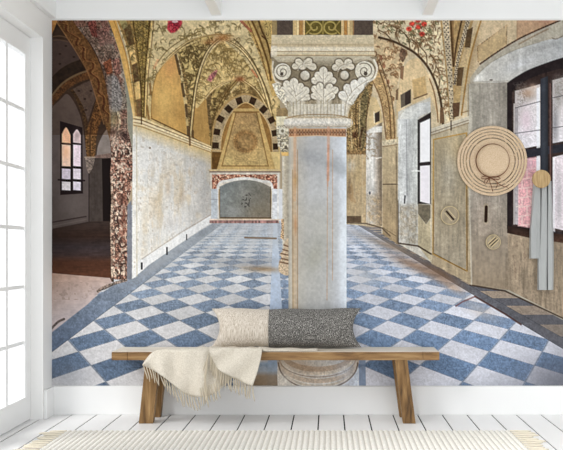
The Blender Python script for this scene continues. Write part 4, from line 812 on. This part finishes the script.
    tone([R_WALL], grit*.05+N1*.04+VS*.04+blot*.05)
    tone([R_VAULT, R_RVAULT], vnoise(1.5, 1.5, 420)*.07+vnoise(3.2, 2.2, 421)*.06)
    tone([R_ROOM, R_FLOOR], grit*.03+blot*.03)
    tone([R_BRICK], grit*.10+N1*.08-.04)
    m_ = ((REG == R_ROOM) & (GY < 135))[..., None]; IMG[:] = np.where(m_, IMG*np.array([.86, .80, .74]), IMG)
    m_ = ((REG == R_BRICK) & (GX+.0*GY < 112) & (GY < 130))[..., None]; IMG[:] = np.where(m_, IMG*np.array([.90, .86, .84]), IMG)
    tone([R_REAR, R_CAP, R_BASE], grit*.08+N1*.06)
    tone([R_SHAFT], grit*.05+blot*.05)
    tone([R_WIN], N1*.03+grit*.03)
    # a slight crispness, as printed
    def blur1(a):
        k = np.array([.25, .5, .25]); p = np.pad(a, ((1, 1), (1, 1), (0, 0)), 'edge')
        q = p[:-2]*.25+p[1:-1]*.5+p[2:]*.25
        return q[:, :-2]*.25+q[:, 1:-1]*.5+q[:, 2:]*.25
    b = blur1(blur1(IMG))
    INK = np.clip(IMG+.75*(IMG-b), 0, 1)
    return INK, REG, (PX0, PX1, PY0, PY1, GW, GH)

INK, REG, MURAL = paint_mural()

def build_mural():
    px0, px1, py0, py1, gw, gh = MURAL
    vx = (np.linspace(px0, px1, gw)-VPX)/S0; vz = EYE-(np.linspace(py0, py1, gh)-VPY)/S0
    reg = REG.copy(); reg[reg == 0] = 4
    lin_ = np.where(INK <= .04045, INK/12.92, ((INK+.055)/1.055)**2.4)/WALL_LIGHT
    rgba = np.concatenate([np.clip(lin_, 0, 1), np.ones((gh, gw, 1))], -1).reshape(-1, 4).astype(np.float32)
    X, Z = np.meshgrid(vx, vz)
    co = np.stack([X, np.full_like(X, -.0015), Z], -1).reshape(-1, 3).astype(np.float32)
    idx = np.arange(gw*gh).reshape(gh, gw)
    quads = np.stack([idx[:-1, :-1], idx[1:, :-1], idx[1:, 1:], idx[:-1, 1:]], -1).reshape(-1, 4)
    fr = reg[:-1, :-1].reshape(-1)
    def ink(t, n, l, b):
        a = n.new('ShaderNodeVertexColor'); a.layer_name = 'ink'; l.new(a.outputs[0], b.inputs['Base Color'])
    paper = mat('printed_paper', (200, 200, 200), .85, .08, ink)
    root = thing('photo_mural', ((px0+px1)/2/S0-VPX/S0, 0, vz[-1]), 'wide photo mural of a frescoed vaulted hall with blue checkered floor, covering the back wall', 'mural')
    def region(r, name, label, parent=root):
        q = quads[fr == r]; used, inv = np.unique(q, return_inverse=True); q = inv.reshape(-1, 4)
        me = bpy.data.meshes.new(name)
        me.vertices.add(len(used)); me.vertices.foreach_set('co', co[used].ravel())
        me.loops.add(q.size); me.loops.foreach_set('vertex_index', q.ravel().astype(np.int32))
        me.polygons.add(len(q)); me.polygons.foreach_set('loop_start', np.arange(0, q.size, 4, dtype=np.int32))
        me.update(calc_edges=True)
        ca = me.color_attributes.new('ink', 'FLOAT_COLOR', 'POINT'); ca.data.foreach_set('color', rgba[used].ravel())
        me.materials.append(paper)
        o = bpy.data.objects.new(name, me); COL.objects.link(o); o.parent = parent
        o.location = -Vector(root.location) if parent is root else (0, 0, 0)
        if label: o['label'] = label
        return o
    region(1, 'printed_side_room', 'dark side room seen through the arch')
    region(2, 'printed_brick_arch', 'broken brick edge of the arch')
    region(3, 'printed_plaster_wall', 'stained white plaster wall with ochre lunettes')
    region(4, 'printed_vault', 'vault painted with olive tendrils, left of the column')
    region(15, 'printed_window', 'narrow white window in the second niche')
    region(5, 'printed_fireplace', 'fireplace with a tall hood at the end of the hall')
    region(6, 'printed_floor', 'blue and white checkered floor')
    region(7, 'printed_rear_column', 'white columns standing behind the big one')
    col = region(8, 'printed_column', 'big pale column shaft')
    region(9, 'printed_capital', 'white leaf capital', col); region(10, 'printed_base', 'round stone base', col)
    region(11, 'printed_niche_wall', 'worn beige wall with window niches')
    region(14, 'printed_window', 'small leaded window of the side room')
    region(12, 'printed_vault', 'cream vault with dotted ribs, right of the column')
    region(13, 'printed_window', 'large dark framed window')
build_mural()

# ------------------------------------------------------------------ bench
def woodm(name, stops, sc, stretch, bump=.3, rough=.5):
    return mat(name, (150, 105, 60), rough, .35, noise_col(stops, sc, stretch, 8, bump, .003, .65, 'Object', .6))
WOODX = woodm('oak_along_the_seat', [(.32, (72, 50, 28)), (.44, (128, 95, 57)), (.57, (154, 121, 79)), (.72, (184, 152, 108))], 3.6, (.9, 6, 9))
WOODT = woodm('pale_oak_face', [(.28, (184, 168, 146)), (.42, (216, 204, 186)), (.6, (230, 222, 208)), (.8, (238, 232, 220))], 3.2, (.9, 7, 9))  # paler oak colour for the seat's upper face alone
WOODZ = woodm('oak_along_the_leg', [(.32, (62, 43, 24)), (.44, (116, 86, 50)), (.57, (144, 112, 71)), (.72, (180, 146, 100))], 4.0, (9, 7, .9))
SEAT = .45; BY0, BY1 = -.318, -.03
bench = thing('bench', (-.333, -.17, 0), 'long rustic wooden bench with splayed legs, standing before the mural', 'bench')
sm = MB()
gap = .003; n = 4; w_ = (BY1-BY0)/2
for k in range(2):
    a = BY0+k*w_+(gap if k else 0)*.5
    sm.box(-1.362, -1.262, a, a+w_-gap*.5, SEAT-.053, SEAT-.0015); sm.box(-1.261, .588, a, a+w_-gap*.5, SEAT-.053, SEAT-.0015); sm.box(.589, .692, a, a+w_-gap*.5, SEAT-.053, SEAT-.0015)
sm.build('seat', WOODX, bench, bevel=.003)
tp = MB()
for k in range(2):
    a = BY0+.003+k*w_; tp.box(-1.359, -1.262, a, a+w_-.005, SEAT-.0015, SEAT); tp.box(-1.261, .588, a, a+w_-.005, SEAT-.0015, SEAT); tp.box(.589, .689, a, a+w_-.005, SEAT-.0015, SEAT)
tp.build('seat_face', WOODT, bench)['label'] = 'pale top of the seat'
def leg(xb, xt, w, y0, y1):
    zt = SEAT-.053
    m = MB().hexa([(xb-w/2, y0, 0), (xb+w/2, y0, 0), (xb+w/2, y1, 0), (xb-w/2, y1, 0)], [(xt-w/2, y0, zt), (xt+w/2, y0, zt), (xt+w/2, y1, zt), (xt-w/2, y1, zt)])
    return m.build('leg', WOODZ, bench, bevel=.003)
leg(-1.148, -1.106, .088, -.318, -.258); leg(.504, .452, .079, -.318, -.258)
leg(-1.141, -1.099, .086, -.105, -.045); leg(.500, .448, .079, -.105, -.045)

# ------------------------------------------------------------------ cushion
def weave(stops, sc, stretch, bump):
    return noise_col(stops, sc, stretch, 3, bump, .006, .7)
CREAMW = mat('cream_weave', (205, 195, 180), .95, .1, weave([(.3, (140, 124, 106)), (.42, (196, 184, 168)), (.55, (216, 207, 195)), (.7, (236, 230, 221))], 200, (1, 1, .10), .4))
GREYW = mat('charcoal_melange', (95, 93, 90), .95, .1, weave([(.34, (38, 37, 36)), (.46, (92, 90, 88)), (.56, (130, 128, 124)), (.66, (220, 217, 211))], 280, (1, 1, .4), .4))
cy = -.115; cs = FPX/(DIST+cy)
CXc, CWd, CHt = (286.3-VPX)/cs, 150/cs, 39.0/cs
cush = thing('cushion', (CXc, cy, SEAT), 'long bolster cushion, cream on the left and charcoal on the right, lying on the bench', 'cushion')
def cushion_panel(name, m, ua, ub, nu):
    front, back = [], []; nv = 16
    for i in range(nv+1):
        v = -1+2*i/nv; rf, rb = [], []
        for j in range(nu+1):
            u = ua+(ub-ua)*j/nu
            x = u*CWd/2*(1-.11*(1-v*v)*abs(u)**5)
            z = v*CHt/2*(1-.05*(1-u*u)) + .003*math.sin(u*9+v)
            t = .075*(max(0, 1-abs(u)**5)**.55)*(max(0, 1-v*v)**.62)*(1-.10*math.exp(-((u+.234)/.03)**2))
            t += .0025*math.sin(u*21+v*4)*(1-v*v)*(1-u*u); t = max(t, .002)
            lean = .022*v
            zz = SEAT+.007+CHt/2+z
            rf.append((CXc+x, cy+lean-t, zz)); rb.append((CXc+x, cy+lean+t*.6, zz))
        front.append(rf); back.append(rb[::-1])
    mb = MB(); mb.grid([f+b for f, b in zip(front, back)], True)
    return mb.build(name, m, cush, smooth=True, merge=True)
us = (269-286.3)*2/150
cushion_panel('light_panel', CREAMW, -1, us, 26)['label'] = 'cream woven panel'
cushion_panel('dark_panel', GREYW, us, 1, 36)['label'] = 'charcoal woven panel'

# ------------------------------------------------------------------ throw
CLOTH = mat('cream_wool', (226, 219, 206), .95, .1, noise_col([(.35, (204, 196, 181)), (.65, (224, 217, 204))], 140, (1, 1, 1), 2, .25, .002))
throw = thing('throw_blanket', (-.8, -.3, SEAT), 'cream fringed throw blanket draped over the left half of the bench', 'blanket')
FY = -.336
def interp(pts, x):
    return float(np.interp(x, [p[0] for p in pts], [p[1] for p in pts]))
hemA = [(142, 365), (149, 368), (155.5, 371.5), (167, 379.5), (176, 387), (184, 393.5), (191, 396.5), (198, 397), (206, 397), (214, 394), (222, 388), (234, 376), (246, 366), (262, 356)]
def front(px, py, dy): return at(px, py, FY+dy)
rows = []
NX = 60
def xa(k, t): return 142.3+(258-142.3)*k/NX
nt, nd = 10, 16
for i in range(nt):                                   # on the seat, from the back towards the front edge
    t = i/(nt-1); y = -.21+(-.315+.21)*t; r = []
    for k in range(NX+1):
        xw = 172-13*t**1.6; px = xw+(258-xw)*k/NX
        X = (px-VPX)/(FPX/(DIST+FY)); f = k/NX
        z = SEAT+.006+.008*math.sin(f*15+t*2.5)**2*(1-.3*t)+.010*math.exp(-((f-.42)/.2)**2)*(1-.25*t)
        if k == 0: z = SEAT+.002
        r.append((X, y, z))
    rows.append(r)
for i in range(nd+1):
    t = i/nd; r = []
    for k in range(NX+1):
        px = xa(k, t); hy = interp(hemA, px); f = k/NX
        top = 350.5-1.0*math.sin(f*15+2.5)**2
        if f < .15: top += 15*(1-f/.15)**2.2
        py = top+(hy-top)*t
        fold = .5+.5*math.sin(f*17-t*2.6+.6)+.22*math.sin(f*37+t*2)
        dy = .012*(1-t)**3-.006-(.35+.65*t)*.045*fold-.004*t
        r.append(front(px, py, dy))
    rows.append(r)
MB().grid(rows).build('fabric', CLOTH, throw, smooth=True, solid=.003)
# the upper fold, lying over the first and showing its slanting fringed edge
hemB = [(209.5, 352.5), (211, 358), (214, 364.5), (219, 370), (224.5, 373.5), (231, 377), (238, 380.3), (245, 383.3), (252.5, 386)]
rows = []; NB = 40
def hem_point(t):
    q = t*(len(hemB)-1); i = min(int(q), len(hemB)-2); f = q-i
    return hemB[i][0]*(1-f)+hemB[i+1][0]*f, hemB[i][1]*(1-f)+hemB[i+1][1]*f
for i in range(9):
    t = i/8; y = -.212+(-.322+.212)*t; r = []
    for k in range(NB+1):
        f = k/NB; px = 208+(263-208)*f
        z = SEAT+.019+.006*math.sin(f*9+1+t)**2-.006*(1-t)*f
        if f > .93: z -= (f-.93)/.07*.015
        r.append(((px-VPX)/(FPX/(DIST+FY)), y, z))
    rows.append(r)
for i in range(15):
    t = i/14; r = []
    for k in range(NB+1):
        f = k/NB; tx, ty = 209+53.5*f, 348.6-.8*math.sin(f*9+2)**2+(f > .97)*.8
        hx, hy = hem_point(f)
        bend = math.sin(t*math.pi)*1.2
        px = tx+(hx-tx)*t+bend*f; py = ty+(hy-ty)*t
        dy = .012*(1-t)**3-.062-.030*math.sin(f*6+t*1.8)**2*(.4+.6*t)-.004*t+.006*math.exp(-((f)/.1)**2)
        r.append(front(px, py, dy))
    rows.append(r)
MB().grid(rows).build('fold', CLOTH, throw, smooth=True, solid=.003)
# its end, trailing along the seat under the cushion
rows = []
for i in range(9):
    t = i/8; y = -.215-.085*t; r = []
    for k in range(31):
        f = k/30; px = 258+59.5*f
        z = SEAT+.005+.010*(1-f*.6)*math.sin(t*math.pi*.9+.25)+.003*math.sin(f*13+t*3)+(.006 if f < .9 else .003)*(1-f)
        r.append(((px-VPX)/(FPX/(DIST-.3)), y-.012*math.sin(f*5), max(z, SEAT+.003)))
    rows.append(r)
rows.append([(p[0], p[1]-.004, SEAT+.003) for p in rows[-1]])
MB().grid(rows).build('trailing_end', CLOTH, throw, smooth=True, solid=.004)
rnd = random.Random(5)
FRINGE = mat('cream_fringe', (198, 187, 167), .95, .1)
def tassel(px, py, L, dx=0, dy=0, r=.0036):
    pts = []; ph = rnd.random()*6
    for i in range(7):
        t = i/6
        pts.append(front(px+dx*t+.8*math.sin(ph+t*4)*t, py+L*t, dy-.004-.004*math.sin(ph+t*3)))
    MB().tube(pts, [r*(.8+.3*math.sin(q/6*3.0)) if q < 6 else r*.45 for q in range(7)], 6).build('tassel', FRINGE, throw, smooth=True)
for k in range(20):
    px = 143.5+k*2.8; py = interp(hemA, px)-1
    tassel(px, py, 12+rnd.random()*4+(2 if k > 10 else 0), 2.2+rnd.random()*1.8, -.022)
for k in range(26):
    f = .06+.94*k/25; hx, hy = hem_point(f)
    tassel(hx+.2, hy-1, 13.5+rnd.random()*3, -.8+rnd.random()*2, -.072)
for k in range(15):                                    # the slanting edge of the first layer behind the fold
    f = k/14; tassel(208.5-4*f-1.5*math.sin(f*3), 354+36*f, 15+rnd.random()*4, -6+9*f+rnd.random()*3, -.095-.01*rnd.random())
for k in range(9):
    f = k/8; tassel(200+18*f, 388-6*f, 16+rnd.random()*4, 1+rnd.random()*2, -.09)

# ------------------------------------------------------------------ hat on the wall
STRAW = mat('pale_straw', (214, 188, 158), .85, .15, noise_col([(.35, (204, 178, 146)), (.65, (222, 199, 170))], 160, (1, 1, 1), 2, .25, .002))
BROWN = mat('brown_ribbon', (112, 66, 44), .7, .2)
hc = at(492.6, 160.6, -.03)
hat = thing('sun_hat', (hc[0], 0, hc[2]), 'wide brimmed straw sun hat with a brown ribbon, hanging on the mural', 'hat')
u = 1/(FPX/(DIST-.03))
def brim_y(r): return -.014-.010*math.cos(min(1, r/(35*u))*math.pi*.5)
bmb = MB(); SEG = 96
def ring(r0, r1):
    prof = [(r0, brim_y(r0)-.002), (r0, brim_y(r0)+.002)]
    m = (r0+r1)/2
    prof = [(r0, brim_y(r0)), (r0+.15*(r1-r0), brim_y(r0)-.002), (r1-.15*(r1-r0), brim_y(r1)-.002), (r1, brim_y(r1)), (r1-.15*(r1-r0), brim_y(r1)+.0015), (r0+.15*(r1-r0), brim_y(r0)+.0015), (r0, brim_y(r0))]
    bmb.lathe([(p*(1), y) for p, y in prof], (hc[0], 0, hc[2]), SEG)
ring(15.5*u, 22.7*u)
edges = [(23.3, 25.9), (26.45, 28.9), (29.45, 31.9), (32.45, 35.2)]
for a, b in edges: ring(a*u, b*u)
for k in range(4):
    r0, r1 = ([22.5, 25.5, 28.5, 31.5][k])*u, ([23.9, 26.9, 29.9, 32.9][k])*u
    for q in range(9):
        a = 2*math.pi*(q/9)+.25+k*.12; ca, sa = math.cos(a), math.sin(a); wv = .006
        y = brim_y(r0)
        lo = [(hc[0]+r*ca-s*wv*sa, y-.0015, hc[2]+r*sa+s*wv*ca) for r, s in ((r0, -1), (r1, -1), (r1, 1), (r0, 1))]
        bmb.hexa(lo, [(p[0], p[1]+.003, p[2]) for p in lo])
bmb.build('brim', STRAW, hat, smooth=True)
cr = MB(); R0 = 16.2*u
cr.lathe([(R0, -.022), (R0*1.0, -.04), (R0*.97, -.055), (R0*.93, -.066), (R0*.78, -.073), (R0*.4, -.077), (.0005, -.078)], (hc[0], 0, hc[2]), 64)
cr.build('crown', STRAW, hat, smooth=True)
rb = MB(); pts = [(hc[0]+(R0+.003)*math.cos(t), -.029, hc[2]+(R0+.003)*math.sin(t)) for t in np.linspace(0, 2*math.pi, 65)]
rb.tube(pts, .0027, 8); rb.build('ribbon', BROWN, hat, smooth=True)
bw = MB(); by = -.045
def P(px, py): q = at(px, py, by); return q
def ribbon(ps, r=.0025): bw.tube([P(p[0]+.8, p[1]+1) for p in ps], r, 6)
for ps in ([(488.5, 176.5), (485, 175), (481, 176), (480.5, 177.5), (484, 178), (488.5, 176.8)], [(488.5, 176.8), (484.5, 178.5), (483, 181.5), (484.5, 183.5), (486.5, 180.5), (488.5, 177.2)],
           [(488.5, 176.6), (493, 175.6), (498, 176), (499.6, 177.4), (497, 178.6), (493, 178), (489, 177)], [(488.5, 177), (489, 181), (490.5, 185), (492, 190.5)],
           [(490, 177), (493.5, 179), (496, 181), (496.6, 184), (495, 187.5)], [(493, 178.4), (498, 183), (503, 185.6), (507, 186.2)]):
    ribbon(ps)
bw.build('bow', BROWN, hat, smooth=True)

# ------------------------------------------------------------------ pegs and scarf
PEG = mat('pale_wood_peg', (196, 160, 108), .55, .3, noise_col([(.35, (164, 134, 90)), (.65, (204, 176, 130))], 14, (9, 9, .8), 5))
PALEPEG = mat('greyed_wood_peg', (160, 148, 126), .6, .2, noise_col([(.35, (144, 132, 110)), (.65, (172, 158, 134))], 14, (3, 3, .8), 5))
RIMM = mat('light_peg_rim', (206, 188, 148), .6, .2)
SLIT = mat('dark_slit', (58, 44, 34), .8, .1)
pc = at(541.3, 179, -.075); pr = 9.0*u
peg = thing('wall_peg', (pc[0], 0, pc[2]), 'round pale wooden wall peg holding the grey scarf', 'peg')
m = MB().lathe([(.0005, -.085), (pr*.96, -.085), (pr, -.082), (pr, -.068), (pr*.96, -.065), (.0005, -.065)], (pc[0], 0, pc[2]), 40).build('disc', PEG, peg)
MB().box(pc[0]-.0012, pc[0]+.0012, -.0858, -.085, pc[2]-pr*.9, pc[2]+pr*.9).build('groove', SLIT, m)
MB().lathe([(.012, -.066), (.012, 0)], (pc[0], 0, pc[2]), 20).build('stem', PEG, peg, smooth=True)
def slit_peg(px, py, rp, ang, lines, label):
    c = at(px, py, -.02); r = rp*u
    t = thing('wall_peg', (c[0], 0, c[2]), label, 'peg')
    MB().lathe([(r*.99, 0), (r, -.016), (r*.95, -.02), (.0005, -.02)], (c[0], 0, c[2]), 40).build('disc', PALEPEG, t)
    MB().lathe([(r*.93, -.0195), (r*.95, -.0225), (r*1.0, -.0225), (r*1.02, -.018)], (c[0], 0, c[2]), 40).build('rim', RIMM, t, smooth=True)
    for off, ln, wd, mm in lines:
        dx, dz = math.cos(ang), math.sin(ang); nx, nz = -dz, dx
        cx, cz = c[0]+nx*off*u, c[2]+nz*off*u; h = ln*u; w2 = wd*u/2
        lo = [(cx+dx*a*h+nx*b*w2, -.0212, cz+dz*a*h+nz*b*w2) for a, b in ((-1, -1), (1, -1), (1, 1), (-1, 1))]
        MB().hexa(lo, [(p[0], -.0195, p[2]) for p in lo]).build('slit' if mm is SLIT else 'inlay', mm, t)
slit_peg(450, 215.4, 9.2, -.86, [(0, 6, 1.8, SLIT), (2.4, 5.5, .8, RIMM), (-2.4, 5.5, .8, RIMM)], 'greyish round wooden peg with a dark slanting slit, on the panel left of the hat')
slit_peg(493.3, 242, 7.4, .75, [(0, 6, .9, RIMM), (2.6, 5.2, .9, RIMM), (-2.6, 5.2, .9, RIMM), (1.3, 5, .8, SLIT), (-1.3, 5, .7, SLIT)], 'small greyish round wooden peg with pale diagonal inlays, below the hat')
GREYC = mat('grey_waffle_cloth', (172, 176, 178), .95, .1)
def wafer(t, n, l, b):
    tc = n.new('ShaderNodeTexCoord'); wv = n.new('ShaderNodeTexWave'); wv.bands_direction = 'Z'; wv.inputs['Scale'].default_value = 62
    cr_ = n.new('ShaderNodeValToRGB'); cr_.color_ramp.elements[0].color = (*s2l((158, 161, 161)), 1); cr_.color_ramp.elements[1].color = (*s2l((200, 202, 201)), 1)
    l.new(tc.outputs['Object'], wv.inputs['Vector']); l.new(wv.outputs[0], cr_.inputs[0]); l.new(cr_.outputs[0], b.inputs['Base Color'])
    bp = n.new('ShaderNodeBump'); bp.inputs['Strength'].default_value = .4; bp.inputs['Distance'].default_value = .003
    l.new(wv.outputs[0], bp.inputs['Height']); l.new(bp.outputs[0], b.inputs['Normal'])
tr = GREYC.node_tree; wafer(tr, tr.nodes, tr.links, tr.nodes['Principled BSDF'])
scarf = thing('scarf', (pc[0], -.04, pc[2]), 'long grey waffle weave scarf hanging from the round peg over the window', 'scarf')
def tail(name, top, bot, yt, yb):
    rows = []
    for i in range(25):
        t = i/24; r = []
        for (xt, dt), (xb, db) in zip(top, bot):
            e = min(1, t*1.6)
            py = yt+(yb-yt)*t
            r.append(at(xt+(xb-xt)*e+.35*math.sin(t*5+xt), py, dt+(db-dt)*e))
        rows.append(r)
    return MB().grid(rows).build(name, GREYC, scarf, solid=.004)
tail('short_tail', [(533.5, -.016), (535.5, -.030), (538, -.034), (540, -.030), (541, -.012)], [(529.8, -.012), (531.5, -.045), (536, -.036), (539.8, -.05), (540.6, -.010)], 181, 258.5)
tail('long_tail', [(538, -.022), (540.4, -.008), (541.4, -.008), (541.8, -.05), (545.2, -.055), (546.4, -.05), (546.7, -.006), (547.8, -.006), (548.1, -.05), (550.2, -.05), (551.4, -.016)],
     [(537.5, -.020), (538.6, -.012), (539.2, -.044), (541.5, -.05), (545.2, -.055), (546.6, -.05), (546.9, -.006), (547.8, -.006), (548.2, -.046), (551.8, -.05), (553.2, -.012)], 181, 290)
MB().tube([at(535, 182, -.03), at(538, 178.6, -.03), at(542, 176.8, -.034), at(546.5, 178.4, -.036), at(550, 182, -.03)], [.008, .012, .013, .012, .008], 10).build('loop', GREYC, scarf, smooth=True)

# ------------------------------------------------------------------ rug
RUG = mat('cream_rug_ribs', (236, 233, 227), .95, .1, noise_col([(.35, (228, 225, 217)), (.65, (240, 238, 232))], 90, (1, .4, 1), 2, .3, .003))
GROOVE = mat('rug_groove', (208, 204, 197), .95, .05)
TASS = mat('rug_fringe', (222, 214, 196), .95, .05)
rx0, rx1, ry0, ry1 = (67-VPX)/167.2, (510-VPX)/167.2, -1.95, -.57
rug = thing('rug', ((rx0+rx1)/2, (ry0+ry1)/2, 0), 'cream ribbed rug with fringed ends lying on the white boards', 'rug')
rm = MB(); nr = 84; wr = (rx1-rx0)/nr
rm.box(rx0, rx1, ry0, ry1, .0005, .005)
rm.k = 1
for k in range(nr):
    x0 = rx0+k*wr; rows = []
    for y in (ry0, ry1-.006, ry1-.001, ry1):
        e = {ry1: 0, ry1-.001: .7}.get(y, 1)
        rows.append([(x0+wr*(.09+.82*q/8), y, .004+(.0065*e+.001)*math.sin(math.pi*q/8)**.6) for q in range(9)])
    rm.grid(rows)
rm.build('pile', [GROOVE, RUG], rug, smooth=False)
def rug_tassel(x, y, s):
    for q in (0,):
        pts = []; L = .10+.05*rnd.random(); wob = rnd.random()*6; sl = (rnd.random()-.5)*.03
        for i in range(7):
            t = i/6; pts.append((x+s*L*t, y+sl*t+.006*math.sin(wob+t*5)*t, .009-.003*t))
        MB().tube(pts, [.005, .0045, .006, .0055, .0065, .006, .003], 6).build('tassel', TASS, rug, smooth=True)
for k in range(24):
    y = ry1-.02-k*.056
    rug_tassel(rx0+.005, y, -1); rug_tassel(rx1-.005, y, 1)
